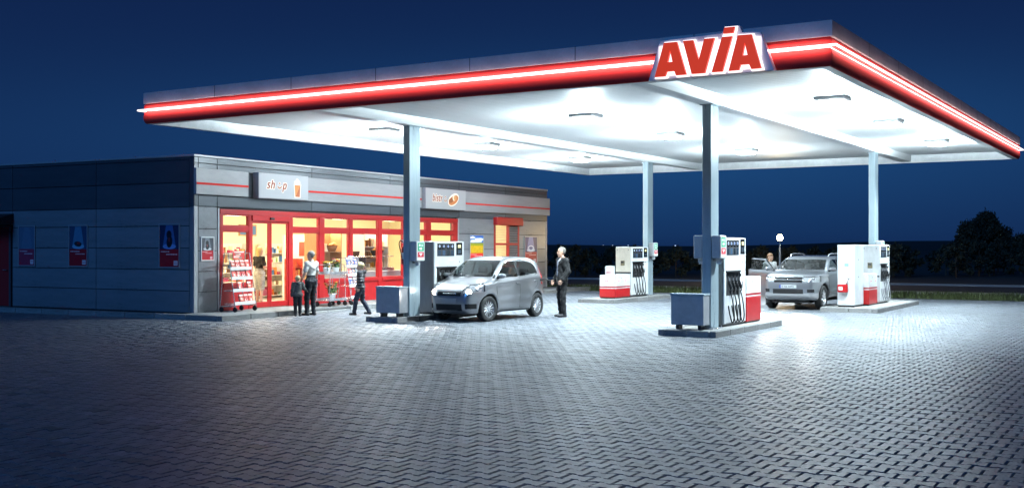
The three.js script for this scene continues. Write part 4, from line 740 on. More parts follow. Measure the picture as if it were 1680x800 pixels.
// silver hatchback
const hatch = (() => {
  const winF = [[0.70, 1.00], [0.17, 1.36], [-0.06, 1.385], [-0.27, 1.385], [-0.27, 1.02]], winR = [[-0.36, 1.025], [-0.36, 1.385], [-0.80, 1.37], [-1.06, 1.32], [-1.16, 1.24], [-1.20, 1.085]];
  const quarter = [[0.88, 0.985], [0.75, 1.0], [0.66, 1.07], [0.70, 1.09]];
  const doorF = [[0.76, 0.96], [0.70, 1.00], [0.16, 1.40], [-0.315, 1.42], [-0.315, 0.27], [0.62, 0.27], [0.70, 0.50]], doorR = [[-0.315, 0.27], [-0.315, 1.42], [-0.85, 1.40], [-1.10, 1.34], [-1.24, 1.12], [-1.16, 0.80], [-0.88, 0.62], [-0.80, 0.40], [-0.76, 0.27]];
  const c = {
    name: 'hatchback_car', label: 'silver five-door hatchback with headlights on, parked at the fuel pump', category: 'car', pos: [-14.60, 0, -22.62], turn: -Math.PI / 2,
    len: 3.34, high: 1.5, wide: 1.46, belt: [0.90, 1.07], tumble: 0.36, taperF: [0.85, 0.24], taperR: [0.9, 0.13], wheelR: 0.298, axles: [1.02, -1.18], spokes: 13, steer: -0.12,
    paint: carPaint(0.27, 0.27, 0.28),
    profile: [[1.56, 0.20], [1.64, 0.27], [1.67, 0.40], [1.665, 0.56], [1.62, 0.70], [1.52, 0.80], [1.30, 0.90], [1.02, 0.97], [0.86, 1.02], [0.50, 1.25], [0.20, 1.41], [-0.05, 1.475], [-0.45, 1.50], [-0.95, 1.475], [-1.30, 1.42], [-1.47, 1.34], [-1.555, 1.15], [-1.62, 0.92], [-1.655, 0.70], [-1.67, 0.50], [-1.65, 0.33], [-1.56, 0.23], [-1.3, 0.19], [0, 0.185], [1.2, 0.185]],
    winLines: [winR], dash: 0.62, seats: [[0.05, 0.97], [-0.78, 0.93]], mirror: [0.62, 1.05], handles: [[-0.20, 0.86], [-1.02, 0.90]],
    seams: [[[0.74, 0.94], [0.71, 0.6], [0.62, 0.32], [0.58, 0.27]], [[-0.315, 1.0], [-0.315, 0.7], [-0.315, 0.28]], [[-1.235, 1.08], [-1.18, 0.82], [-0.90, 0.66]], [[0.58, 0.275], [0.1, 0.27], [-0.7, 0.275]]],
    classify(x, y, z, nx, ny, nz, w) {
      const az = Math.abs(z), side = Math.abs(nz) > 0.5, s = z > 0 ? 'R' : 'L';
      if (side && az > 0.4) { if (inPoly(winF, x, y)) return 'winF' + s; if (inPoly(winR, x, y)) return 'winR' + s; if (inPoly(quarter, x, y)) return 'winQ' + s; if (x > -0.36 && x < -0.27 && y > 1.03 && y < 1.39) return 'pillar'; }
      if (nx > 0.25 && ny > 0.15 && x < 0.86 && x > 0.20 && y > 1.03 && y < 1.40 && az < w - 0.055) return 'windscreen';
      if (nx < -0.25 && y > 1.02 && y < 1.34 && az < 0.50 && x < -1.35) return 'rearglass';
      if (x > 1.05 && nx > -0.1) { // nose
        const yl = 0.60 + 0.10 * clamp((az - 0.34) / 0.3, 0, 1), yh = 0.75 + 0.17 * clamp((1.62 - x) / 0.35, 0, 1);
        if (az > 0.345 && y > yl && y < yh && ny < 0.93 && x > 1.20) return 'lamp' + s;
        if (nx > 0.5 && az < 0.325 && y > 0.60 && y < 0.70) return 'grille';
        if (nx > 0.4 && az < 0.36 && y > 0.27 && y < 0.42) return 'intake';
        if (nx > 0.3 && az > 0.44 && az < 0.62 && y > 0.31 && y < 0.43 && x > 1.3) return 'intake';
        if (ny > 0.5 && az < 0.56 && x > 0.93 && y > 0.70) return 'hood';
        if (y < 0.57 && x > 1.36) return 'bumperF';
      }
      if (x < -1.2) { if (az > 0.46 && y > 0.80 && y < 1.28 && nx < -0.15 && x < -1.42 && az > 0.52) return 'tail' + s; if (y < 0.58 && x < -1.5) return 'bumperR'; }
      if (ny < -0.55 && y < 0.4) return 'under';
      if (Math.hypot(x - 1.02, y - 0.298) < 0.36 && az > 0.44 && !side) return 'under'; if (Math.hypot(x + 1.18, y - 0.298) < 0.36 && az > 0.44 && !side) return 'under';
      if (az < 0.50 && side && y < 0.7) return 'under';
      if (side && inPoly(doorF, x, y)) return 'doorF' + s; if (side && inPoly(doorR, x, y)) return 'doorR' + s;
      return 'body';
    },
  };
  c.pieces = [['windscreen', 'windscreen', carGlass], ['rearglass', 'rear_window', carGlass], ['hood', 'bonnet', c.paint], ['grille', 'grille', carTrim], ['intake', 'air_intake', carTrim], ['bumperF', 'bumper', c.paint], ['bumperR', 'bumper', c.paint], ['under', 'wheel_well', M.black], ['pillar', 'pillar_trim', carTrim]];
  for (const s of 'LR') c.pieces.push(['doorF' + s, 'door', c.paint], ['doorR' + s, 'door', c.paint], ['winF' + s, 'side_window', carGlass], ['winR' + s, 'side_window', carGlass], ['winQ' + s, 'quarter_window', carGlass], ['lamp' + s, 'headlamp_lens', lensGlass], ['tail' + s, 'tail_lamp', tailRed]);
  const car = buildCar(c);
  for (const s of [-1, 1]) part('headlamp_reflector', [new THREE.SphereGeometry(0.13, 16, 10).scale(0.7, 0.8, 1).translate(1.36, 0.72, s * 0.50)], M.chrome, car.t);
  headlamps(car, c, [[1.53, 0.685, 0.47, 0.07], [1.53, 0.685, -0.47, 0.07]], 30, 60, 1.1);
  part('number_plate', [RB(1.655, 1.685, 0.455, 0.545, -0.22, 0.22, 0.004)], L(0.22, 0.22, 0.23, 0.4), car.t);
  part('grille_bar', [tube([[1.60, 0.665, -0.31], [1.655, 0.655, 0], [1.60, 0.665, 0.31]], 0.011, 16, 6)], M.chrome, car.t);
  part('wiper', [tube([[0.88, 1.035, 0.10], [0.80, 1.075, -0.2], [0.79, 1.08, -0.52]], 0.008, 12, 5), tube([[0.88, 1.035, -0.05], [0.80, 1.075, 0.2], [0.79, 1.08, 0.5]], 0.008, 12, 5)], M.black, car.t);
  part('roof_antenna', bar([-1.15, 1.44, 0], [-1.35, 1.60, 0], 0.005), M.black, car.t);
  part('fuel_flap', cyl(0.07, 0.07, 0.01, 0, 0, 0, 20).rotateX(Math.PI / 2).translate(-1.36, 0.90, -car.halfW(-1.36, 0.90)), c.paint, car.t);
  part('fuel_nozzle', [tube([[-1.36, 0.90, -car.halfW(-1.36, 0.9)], [-1.42, 0.93, -car.halfW(-1.36, 0.9) - 0.12], [-1.5, 0.88, -car.halfW(-1.36, 0.9) - 0.17]], 0.022, 12, 8), RB(-1.53, -1.46, 0.78, 0.90, -0.93, -0.87, 0.015)], M.black, car.t);
  return car;
})();
// silver SUV with its door open
(() => {
  const winF = [[0.66, 1.06], [0.22, 1.33], [-0.05, 1.36], [-0.30, 1.365], [-0.30, 1.07]], winR = [[-0.40, 1.07], [-0.40, 1.365], [-0.95, 1.35], [-1.06, 1.32], [-1.20, 1.10]], winC = [[-1.30, 1.11], [-1.18, 1.31], [-1.50, 1.28], [-1.62, 1.13]];
  const doorF = [[0.78, 1.00], [0.70, 1.05], [0.22, 1.375], [-0.35, 1.40], [-0.35, 0.34], [0.72, 0.34], [0.78, 0.6]], doorR = [[-0.35, 0.34], [-0.35, 1.40], [-1.10, 1.37], [-1.25, 1.10], [-1.22, 0.85], [-0.95, 0.68], [-0.86, 0.34]];
  const c = {
    name: 'suv_car', label: 'silver SUV with roof rails, lit headlights and one front door open', category: 'car', pos: [-9.45, 0, -31.70], turn: -Math.PI / 2,
    len: 3.9, high: 1.48, wide: 1.60, belt: [0.98, 1.10], tumble: 0.34, taperF: [1.0, 0.17], taperR: [1.2, 0.10], wheelR: 0.335, axles: [1.20, -1.22], spokes: 6, noMirror: 1,
    paint: carPaint(0.22, 0.23, 0.25), openDoor: 'doorFR',
    profile: [[1.80, 0.28], [1.92, 0.36], [1.95, 0.50], [1.945, 0.72], [1.90, 0.88], [1.74, 0.96], [1.30, 1.035], [0.95, 1.075], [0.62, 1.24], [0.32, 1.38], [0.08, 1.44], [-0.5, 1.475], [-1.2, 1.455], [-1.62, 1.40], [-1.78, 1.28], [-1.88, 1.05], [-1.93, 0.8], [-1.95, 0.55], [-1.92, 0.38], [-1.80, 0.29], [-1.2, 0.27], [0, 0.265], [1.2, 0.265]],
    winLines: [winR], dash: 0.72, seats: [[0.08, 0.99], [-0.80, 0.96]], mirror: [0.66, 1.10], handles: [[-0.22, 0.93], [-1.08, 0.95]],
    seams: [[[0.78, 0.98], [0.77, 0.62], [0.72, 0.36]], [[-0.35, 1.04], [-0.35, 0.7], [-0.35, 0.36]], [[-1.25, 1.09], [-1.21, 0.86], [-0.97, 0.70]]],
    classify(x, y, z, nx, ny, nz, w) {
      const az = Math.abs(z), side = Math.abs(nz) > 0.5, s = z > 0 ? 'R' : 'L';
      if (side && az > 0.4) { if (inPoly(winF, x, y)) return 'winF' + s; if (inPoly(winR, x, y)) return 'winR' + s; if (inPoly(winC, x, y)) return 'winQ' + s; if (x > -0.40 && x < -0.30 && y > 1.08 && y < 1.37) return 'pillar'; }
      if (nx > 0.25 && ny > 0.15 && x < 0.94 && x > 0.33 && y > 1.085 && y < 1.385 && az < w - 0.055) return 'windscreen';
      if (nx < -0.25 && y > 1.03 && y < 1.33 && az < 0.55 && x < -1.5) return 'rearglass';
      if (x > 1.2 && nx > -0.1) {
        if (az > 0.40 && y > 0.77 && y < 0.925 && x > 1.45 && ny < 0.9) return 'lamp' + s;
        if (nx > 0.4 && az < 0.385 && y > 0.755 && y < 0.905) return 'grille';
        if (nx > 0.4 && az < 0.42 && y > 0.455 && y < 0.575) return 'intake';
        if (nx > 0.25 && az > 0.52 && az < 0.68 && y > 0.49 && y < 0.58 && x > 1.6) return 'intake';
        if (ny > 0.5 && az < 0.66 && x > 1.0 && y > 0.85) return 'hood';
        if (y < 0.46 && x > 1.5) return 'skirt'; if (y < 0.74 && x > 1.62) return 'bumperF';
      }
      if (x < -1.4) { if (az > 0.55 && y > 0.80 && y < 1.15 && nx < -0.15 && x < -1.7) return 'tail' + s; if (y < 0.6 && x < -1.75) return 'bumperR'; }
      if (ny < -0.55 && y < 0.5) return 'under';
      if (Math.hypot(x - 1.20, y - 0.335) < 0.40 && az > 0.48 && !side) return 'under'; if (Math.hypot(x + 1.22, y - 0.335) < 0.40 && az > 0.48 && !side) return 'under';
      if (az < 0.56 && side && y < 0.75) return 'under';
      if (side && inPoly(doorF, x, y)) return 'doorF' + s; if (side && inPoly(doorR, x, y)) return 'doorR' + s;
      if (side && y < 0.36) return 'skirt';
      return 'body';
    },
  };
  c.pieces = [['windscreen', 'windscreen', carGlass], ['rearglass', 'rear_window', carGlass], ['hood', 'bonnet', c.paint], ['grille', 'grille', carTrim], ['intake', 'air_intake', carTrim], ['bumperF', 'bumper', c.paint], ['bumperR', 'bumper', c.paint], ['skirt', 'skirt_cladding', L(0.25, 0.25, 0.26, 0.5)], ['under', 'wheel_well', M.black], ['pillar', 'pillar_trim', carTrim], ['doorFL', 'door', c.paint], ['winFL', 'side_window', carGlass]];
  for (const s of 'LR') c.pieces.push(['doorR' + s, 'door', c.paint], ['winR' + s, 'side_window', carGlass], ['winQ' + s, 'quarter_window', carGlass], ['lamp' + s, 'headlamp_lens', lensGlass], ['tail' + s, 'tail_lamp', tailRed]);
  const car = buildCar(c), t = car.t;
  // the open door swings out on its front hinge
  const hx = 0.77, hz = car.halfW(0.77, 0.8);
  const D = part('door', parts2(car.parts.doorFR, hx, hz), c.paint, t); D.position.set(hx, 0, hz); D.rotation.y = 1.02;
  D.userData.label = 'front door standing open';
  function parts2(g, x, z) { return g.clone().translate(-x, 0, -z); }
  part('side_window', parts2(car.parts.winFR, hx, hz), carGlass, D);
  const inner = parts2(car.parts.doorFR, hx, hz).clone(); inner.translate(0, 0, -0.07); part('door_lining', inner, carTrim, D);
  part('door_edge', [B(0.02, 0.72, 0.07, -1.115, 0.71, -0.04), B(0.7, 0.03, 0.07, -0.72, 0.345, -0.03)], c.paint, D);
  part('door_mirror', new THREE.SphereGeometry(0.1, 16, 12).scale(0.75, 0.62, 1.05).translate(-0.12, 1.10, 0.1), c.paint, D);
  for (const s of [-1, 1]) part('headlamp_reflector', [new THREE.SphereGeometry(0.1, 16, 10).scale(0.7, 0.8, 1.5).translate(1.74, 0.845, s * 0.55)], M.chrome, t);
  headlamps(car, c, [[1.83, 0.84, 0.55, 0.040], [1.83, 0.84, -0.52, 0.042]], 13, 36, 1.3);
  const plate = canvasTex(320, 72, (x, w, h) => { x.fillStyle = '#a4a8aa'; x.fillRect(0, 0, w, h); x.fillStyle = '#1c3c8c'; x.fillRect(0, 0, 28, h); x.fillStyle = '#23262a'; x.font = 'bold 50px sans-serif'; x.fillText('K·NE 5055', 40, 54); });
  const np = part('number_plate', RB(1.945, 1.968, 0.60, 0.69, -0.24, 0.24, 0.004), M.panelTrim, t); part('plate_print', new THREE.PlaneGeometry(0.47, 0.085).rotateY(Math.PI / 2).translate(1.970, 0.645, 0), printed(plate), np);
  part('grille_bar', [RB(1.92, 1.955, 0.818, 0.838, -0.385, 0.385, 0.008)], M.chrome, t);
  for (const s of [-1, 1]) part('roof_rail', [tube([[0.0, 1.43, s * 0.54], [-0.1, 1.50, s * 0.55], [-0.7, 1.525, s * 0.555], [-1.35, 1.49, s * 0.55], [-1.45, 1.42, s * 0.54]], 0.018, 30, 8)], M.steel, t);
  part('wiper', [tube([[0.98, 1.085, 0.1], [0.92, 1.11, -0.25], [0.91, 1.115, -0.6]], 0.008, 12, 5), tube([[0.98, 1.085, -0.1], [0.92, 1.11, 0.2], [0.91, 1.115, 0.5]], 0.008, 12, 5)], M.black, t);
})();
// fuel hose from the pump to the SUV
{
  const o = thing('fuel_hose', 'black fuel hose hanging from the SUV to the pavement by the tall cabinet', 'hose', [-8.35, 0, -30.6]);
  part('hose_line', tube([[-0.22, 0.92, -2.4], [-0.05, 0.8, -2.3], [0.02, 0.3, -1.6], [-0.05, 0.02, -0.7], [-0.18, 0.016, 0.1], [-0.1, 0.016, 0.4], [0.1, 0.1, 0.2], [0.2, 0.3, -0.2]], 0.013, 60, 7), M.rubber, o);
}

// ---------- people ----------
function capsules(bones, inflate, k) { // tapered capsules joined with a smooth minimum
  return (x, y, z) => {
    let d = 1e9;
    for (const b of bones) {
      const [ax, ay, az] = b.a, ex = b.b[0] - ax, ey = b.b[1] - ay, ez = b.b[2] - az, wx = x - ax, wy = y - ay, wz = z - az;
      const t = clamp((wx * ex + wy * ey + wz * ez) / (ex * ex + ey * ey + ez * ez + 1e-9), 0, 1), r = mix(b.r, b.q ?? b.r, t) + inflate;
      const fl = b.flat || 1; const dx = wx - ex * t, dy = wy - ey * t, dz = (wz - ez * t) / fl;
      d = smin(d, (Math.sqrt(dx * dx + dy * dy + dz * dz) - r) * (fl < 1 ? fl * 0.6 + 0.4 : 1), k);
    }
    return d;
  };
}
function meshField(fn, lo, hi, cell) {
  const dims = [0, 1, 2].map(i => Math.ceil((hi[i] - lo[i]) / cell) + 1), f = new Float32Array(dims[0] * dims[1] * dims[2]); let q = 0;
  for (let k = 0; k < dims[2]; k++) for (let j = 0; j < dims[1]; j++) for (let i = 0; i < dims[0]; i++) f[q++] = fn(lo[0] + i * cell, lo[1] + j * cell, lo[2] + k * cell);
  const g = surfaceNets(dims, lo, cell, f); const P = g.attributes.position, u = new Float32Array(P.count * 2); for (let i = 0; i < P.count; i++) { u[2 * i] = P.getX(i) * 2; u[2 * i + 1] = P.getY(i) * 2; } g.setAttribute('uv', new THREE.BufferAttribute(u, 2)); return g;
}
function boundsOf(bones, m) { const lo = [9, 9, 9], hi = [-9, -9, -9]; for (const b of bones) for (const p of [b.a, b.b]) for (let i = 0; i < 3; i++) { const r = Math.max(b.r, b.q ?? 0) + m; lo[i] = Math.min(lo[i], p[i] - r); hi[i] = Math.max(hi[i], p[i] + r); } return [lo, hi]; }
const blob = (bones, inflate, k, cell, cut) => { const [lo, hi] = boundsOf(bones, inflate + 2.5 * cell), c = capsules(bones, inflate, k); return meshField(cut ? (x, y, z) => Math.max(c(x, y, z), cut(x, y, z)) : c, lo, hi, cell); };
const skinM = L(0.50, 0.29, 0.20, 0.6);
function person(o) { // faces local +z; joints are given for a 1.75 m figure and scaled
  const t = thing('person', o.label, 'person', o.pos, o.turn, undefined), s = o.tall / 1.75, hs = s * (o.headScale || 1), P = (p) => p.map(v => v * s), cell = 0.014;
  const J = { pelvis: [0, 0.95, 0], waist: [0, 1.08, 0.005], chest: [0, 1.30, 0.0], neck: [0, 1.47, -0.01], hipL: [0.09, 0.92, 0], hipR: [-0.09, 0.92, 0], kneeL: [0.10, 0.50, 0.02], kneeR: [-0.10, 0.50, 0.02], ankL: [0.10, 0.09, -0.01], ankR: [-0.10, 0.09, -0.01], shL: [0.185, 1.41, -0.01], shR: [-0.185, 1.41, -0.01], elL: [0.24, 1.13, -0.01], elR: [-0.24, 1.13, -0.01], wrL: [0.25, 0.88, 0.05], wrR: [-0.25, 0.88, 0.05], head: [0, 1.62, 0.02], ...o.joints };
  for (const k in J) J[k] = P(J[k]);
  const f = o.build || 1, R = (v) => v * s * f, bone = (a, b, r, q, fl) => ({ a: J[a] || a, b: J[b] || b, r: R(r), q: R(q ?? r), flat: fl });
  const torso = [bone('pelvis', 'waist', 0.135, 0.125, 0.78), bone('waist', 'chest', 0.125, 0.145, 0.74), bone('chest', 'shL', 0.10, 0.062), bone('chest', 'shR', 0.10, 0.062), bone('hipL', 'hipR', 0.10, 0.10, 0.9)];
  const arm = (q) => [bone('sh' + q, 'el' + q, 0.052, 0.040), bone('el' + q, 'wr' + q, 0.040, 0.027)];
  const leg = (q) => [bone('hip' + q, 'knee' + q, 0.085, 0.056), bone('knee' + q, 'ank' + q, 0.056, 0.040)];
  const foot = (q) => { const a = J['ank' + q], fd = o.feet?.[q] || [0, 0, 1], y = Math.max(0.030 * s, a[1] - 0.055 * s); return [{ a: [a[0], a[1], a[2]], b: [a[0] - fd[0] * 0.03 * s, y + 0.006 * s, a[2] - fd[2] * 0.03 * s], r: R(0.040), q: R(0.036) }, { a: [a[0] - fd[0] * 0.03 * s, y, a[2] - fd[2] * 0.03 * s], b: [a[0] + fd[0] * 0.15 * s, Math.max(0.026 * s, y - 0.004 * s + fd[1] * 0.15 * s), a[2] + fd[2] * 0.15 * s], r: R(0.036), q: R(0.026) }]; };
  const neckB = [{ a: J.neck, b: [J.head[0], J.head[1] - 0.05 * hs, J.head[2]], r: R(0.052), q: R(0.05) }];
  const bodyG = [blob([...torso, ...arm('L'), ...arm('R'), ...leg('L'), ...leg('R'), ...foot('L'), ...foot('R'), ...neckB, bone('chest', 'neck', 0.10, 0.055)], 0, 0.03 * s, cell)];
  // head, on a finer grid of its own
  const yaw = o.headYaw || 0, hd = J.head, cy = Math.cos(yaw), sy = Math.sin(yaw), inv = (x, y, z) => { const a = (x - hd[0]) / hs, b = (y - hd[1]) / hs, c = (z - hd[2]) / hs; return [a * cy - c * sy, b, a * sy + c * cy]; };
  const ell = (p, c, r) => { const x = (p[0] - c[0]) / r[0], y = (p[1] - c[1]) / r[1], z = (p[2] - c[2]) / r[2], l = Math.hypot(x, y, z); return (l - 1) * Math.min(...r); };
  const headF = (x, y, z) => { const p = inv(x, y, z); let d = ell(p, [0, 0.03, -0.01], [0.078, 0.095, 0.098]); d = smin(d, ell(p, [0, -0.05, 0.025], [0.058, 0.068, 0.066]), 0.04); d = smin(d, ell(p, [0, -0.012, 0.098], [0.013, 0.022, 0.016]), 0.015); d = smin(d, ell(p, [0, -0.11, 0.045], [0.028, 0.018, 0.024]), 0.03); for (const e of [-1, 1]) { d = smin(d, ell(p, [e * 0.079, -0.01, -0.01], [0.010, 0.030, 0.018]), 0.008); d = smax(d, -ell(p, [e * 0.031, 0.008, 0.098], [0.019, 0.011, 0.014]), 0.014); } d = smin(d, ell(p, [0, -0.062, 0.085], [0.024, 0.008, 0.010]), 0.008); return d * hs; };
  bodyG.push(meshField(headF, [hd[0] - 0.12 * hs, hd[1] - 0.16 * hs, hd[2] - 0.13 * hs], [hd[0] + 0.12 * hs, hd[1] + 0.15 * hs, hd[2] + 0.14 * hs], 0.006));
  // hands with five fingers
  for (const q of ['L', 'R']) {
    const e = V3(...J['el' + q]), w = V3(...J['wr' + q]), d = w.clone().sub(e).normalize(), side = q === 'L' ? 1 : -1; let across = V3(0, 0, 1).sub(d.clone().multiplyScalar(d.z)); if (across.length() < 0.3) across = V3(0, -1, 0).sub(d.clone().multiplyScalar(-d.y)); across.normalize(); const nrm = d.clone().cross(across).multiplyScalar(side);   // palm faces inwards
    const at = (l, a, n) => { const p = w.clone().addScaledVector(d, l * s).addScaledVector(across, a * s).addScaledVector(nrm, n * s); return [p.x, p.y, p.z]; }, hb = [], cap = (a, b, r, r2) => hb.push({ a, b, r: r * s, q: r2 * s });
    cap(at(-0.02, 0, 0), at(0.03, 0, 0), 0.026, 0.026); for (const a of [-0.026, -0.009, 0.009, 0.026]) cap(at(0.025, a * 0.8, 0), at(0.085, a, 0), 0.016, 0.013);
    [[-0.030, 0.055], [-0.010, 0.070], [0.011, 0.075], [0.031, 0.066]].forEach(([a, l]) => { cap(at(0.085, a, 0), at(0.085 + l * 0.45, a * 1.08, 0.010), 0.0095, 0.009); cap(at(0.085 + l * 0.45, a * 1.08, 0.010), at(0.085 + l * 0.85, a * 1.08, 0.034), 0.009, 0.0075); });
    cap(at(0.025, 0.026, 0), at(0.06, 0.052, 0.015), 0.013, 0.010); cap(at(0.06, 0.052, 0.015), at(0.092, 0.056, 0.028), 0.010, 0.008);
    bodyG.push(blob(hb, 0, 0.006 * s, 0.0055));
  }
  part('body', bodyG.map(g => g.index ? g.toNonIndexed() : g), o.skin || skinM, t);
  // eyes
  const toW = (p) => { const x = p[0] * cy + p[2] * sy, z = -p[0] * sy + p[2] * cy; return [hd[0] + x * hs, hd[1] + p[1] * hs, hd[2] + z * hs]; };
  part('eyes', [-1, 1].map(e => sph(0.0105 * hs, ...toW([e * 0.031, 0.008, 0.080]), 8)), L(0.03, 0.02, 0.015, 0.3), t);
  // clothes: shells that follow the body
  const c = o.clothes, fold = (x, y, z) => 0.0055 * s * (Math.sin((y * 34 + x * 21 + 2.2 * Math.sin(z * 23 + x * 9)) / s) + 0.6 * Math.sin((y * 61 - x * 37 + z * 29) / s)),   // creases in the cloth
    gar = (name, bones, inf, mat, cut, k = 0.03) => { const [lo, hi] = boundsOf(bones, inf * s + 0.04), f = capsules(bones, inf * s, k * s); return part(name, meshField((x, y, z) => { const d = f(x, y, z); return Math.max(Math.abs(d) < 0.05 ? d + fold(x, y, z) : d, cut ? cut(x, y, z) : -1); }, lo, hi, cell), mat, t); };
  const legsAll = [...leg('L'), ...leg('R'), bone('hipL', 'hipR', 0.10, 0.10, 0.9), bone('pelvis', 'waist', 0.135, 0.125, 0.78)];
  const ankleY = 0.06 * s, waistY = 1.10 * s;
  if (c.trousers) gar(c.trousersName || 'trousers', legsAll, c.loose || 0.014, c.trousers, (x, y, z) => Math.max(y - waistY, (c.hem ?? 0.06) * s - y), 0.02);
  const topB = [...torso, bone('chest', 'neck', 0.10, 0.062)], sleeve = (q) => { const w = J['wr' + q], e = J['el' + q]; return c.short ? [{ a: J['sh' + q], b: [mix(J['sh' + q][0], e[0], 0.75), mix(J['sh' + q][1], e[1], 0.75), mix(J['sh' + q][2], e[2], 0.75)], r: R(0.058), q: R(0.052) }] : [bone('sh' + q, 'el' + q, 0.056, 0.046), { a: e, b: [mix(e[0], w[0], 0.93), mix(e[1], w[1], 0.93), mix(e[2], w[2], 0.93)], r: R(0.046), q: R(0.034) }]; };
  if (c.shirt) gar('shirt', c.jacket ? topB : [...topB, ...sleeve('L'), ...sleeve('R')], 0.012, c.shirt, (x, y, z) => Math.max((c.shirtHem || 0.98) * s - y, y - 1.475 * s), 0.025);
  if (c.jacket) { gar(c.jacketName || 'jacket', [...topB, ...sleeve('L'), ...sleeve('R'), ...(c.hood ? [{ a: [0, 1.45 * s, -0.09 * s], b: [0, 1.50 * s, -0.06 * s], r: 0.075 * s, q: 0.06 * s }] : [])], 0.026, c.jacket, (x, y, z) => { let d = Math.max((c.jacketHem || 0.82) * s - y, y - 1.49 * s); if (c.open) d = Math.max(d, Math.min(z, Math.min(0.055 * s * clamp((y / s - 1.02) / 0.4, 0, 1) - Math.abs(x), y - 1.02 * s))); return d; }, 0.028); }
  if (c.stripes) for (const y of c.stripes) gar('stripe', [...topB, ...sleeve('L'), ...sleeve('R')], 0.030, c.stripeMat, (px, py, pz) => Math.abs(py - y * s) - 0.016 * s, 0.028);
  if (c.tie) part('tie', [ext([[-0.02, 1.43], [0.02, 1.43], [0.012, 1.39], [0.03, 1.06], [0, 1.02], [-0.03, 1.06], [-0.012, 1.39]].map(p => [p[0] * s, p[1] * s]), 0.008 * s).translate(0, 0, 0.128 * s)], c.tie, t);
  if (c.belt) part('belt', blob([bone('pelvis', 'waist', 0.135, 0.127, 0.78)], 0.022 * s, 0.01, cell, (x, y, z) => Math.abs(y - 1.03 * s) - 0.018 * s), M.black, t);
  for (const q of ['L', 'R']) part('shoe', blob(foot(q), 0.009 * s, 0.02 * s, 0.010, (x, y, z) => Math.max(0.002 - y, y - J['ank' + q][1] - 0.005 * s)), c.shoes || M.black, t);
  const H = o.hair;
  if (H) part('hair', meshField((x, y, z) => { const p = inv(x, y, z); let d = ell(p, [0, 0.038, -0.018], [0.087 + H.puff, 0.100 + H.puff, 0.103 + H.puff]); if (H.long) d = smin(d, ell(p, [0, -0.06, -0.065], [0.085, 0.13, 0.05]), 0.03); return Math.max(d, Math.min(H.line - p[1], p[2] - H.back), H.long ? -1 : -0.085 - p[1]) * hs; }, [hd[0] - 0.14 * hs, hd[1] - 0.24 * hs, hd[2] - 0.16 * hs], [hd[0] + 0.14 * hs, hd[1] + 0.17 * hs, hd[2] + 0.15 * hs], 0.007), H.mat, t);
  return t;
}
const cloth = (hex, r = 0.85) => S(hex, r, { map: grainMap });
const greyHair = S('#6f6a63', 0.85), blond = S('#c9a868', 0.75), blondPale = S('#a08e66', 0.75), brownHair = S('#6b4a2c', 0.8);
const toward = (x, z) => Math.atan2(x, z);   // turn that faces the direction (x, z)
person({ label: 'grey-haired person in a dark suit standing behind the silver hatchback', pos: [-13.28, 0.004, -23.95], turn: toward(-0.62, 0.78), tall: 1.72, headYaw: -0.25,
  joints: { elL: [0.25, 1.14, -0.05], wrL: [0.22, 0.93, 0.08], elR: [-0.25, 1.13, -0.04], wrR: [-0.25, 0.92, 0.10], kneeL: [0.10, 0.50, 0.02], kneeR: [-0.10, 0.50, 0.02] },
  clothes: { trousers: cloth('#08080a'), shirt: cloth('#d8dade'), jacket: cloth('#07070a'), open: true, tie: cloth('#8a93a8'), jacketHem: 0.80, shoes: S('#2a2a2c', 0.4), loose: 0.02 }, hair: { mat: greyHair, puff: -0.004, line: 0.085, back: -0.025 } });
person({ label: 'grey-haired person in a white shirt and dark trousers holding the hand of a child', pos: [-18.96, 0.004, -21.16], turn: toward(-0.95, 0.05), tall: 1.62, headYaw: 0.25,
  joints: { elL: [0.26, 1.15, 0.0], wrL: [0.27, 0.93, 0.12], elR: [-0.25, 1.14, 0.0], wrR: [-0.22, 0.95, 0.1], ankL: [0.10, 0.09, 0.06], kneeL: [0.10, 0.5, 0.06] },
  clothes: { trousers: cloth('#10141f'), shirt: cloth('#d9d6cf'), short: true, belt: true, shoes: S('#1a1a1c', 0.5), loose: 0.02 }, hair: { mat: greyHair, puff: 0, line: 0.06, back: -0.03 } });
person({ label: 'small child in a grey patterned jacket and dark trousers, hand in hand', pos: [-19.06, 0.004, -20.78], turn: toward(-0.8, -0.5), tall: 1.0, headScale: 1.28, build: 1.18,
  joints: { head: [0, 1.60, 0.01], elR: [-0.27, 1.20, 0.0], wrR: [-0.40, 1.10, 0.05] },
  clothes: { trousers: cloth('#0e1119'), jacket: cloth('#5a5a58'), jacketHem: 0.84, hood: true, shoes: S('#1a1a1c', 0.5), loose: 0.02 }, hair: { mat: blondPale, puff: 0.004, line: 0.03, back: 0.02 } });
person({ label: 'child in a striped hooded jacket and jeans walking along the shop front', pos: [-18.05, 0.004, -22.01], turn: toward(-0.75, 0.35), tall: 1.32, headScale: 1.18, build: 1.1,
  joints: { head: [0, 1.61, 0.02], kneeL: [0.10, 0.51, 0.14], ankL: [0.10, 0.09, 0.20], kneeR: [-0.10, 0.50, -0.03], ankR: [-0.10, 0.11, -0.26], elL: [0.24, 1.14, -0.08], wrL: [0.24, 0.92, 0.0], elR: [-0.24, 1.14, 0.05], wrR: [-0.24, 0.95, 0.18] },
  clothes: { trousers: cloth('#3c4250'), jacket: cloth('#37363a'), jacketHem: 0.86, hood: true, stripes: [0.95, 1.05, 1.15, 1.25, 1.35], stripeMat: cloth('#a8a4a2'), shoes: S('#2c2622', 0.6), loose: 0.022 }, hair: { mat: blondPale, puff: 0.004, line: 0.035, back: 0.01 } });
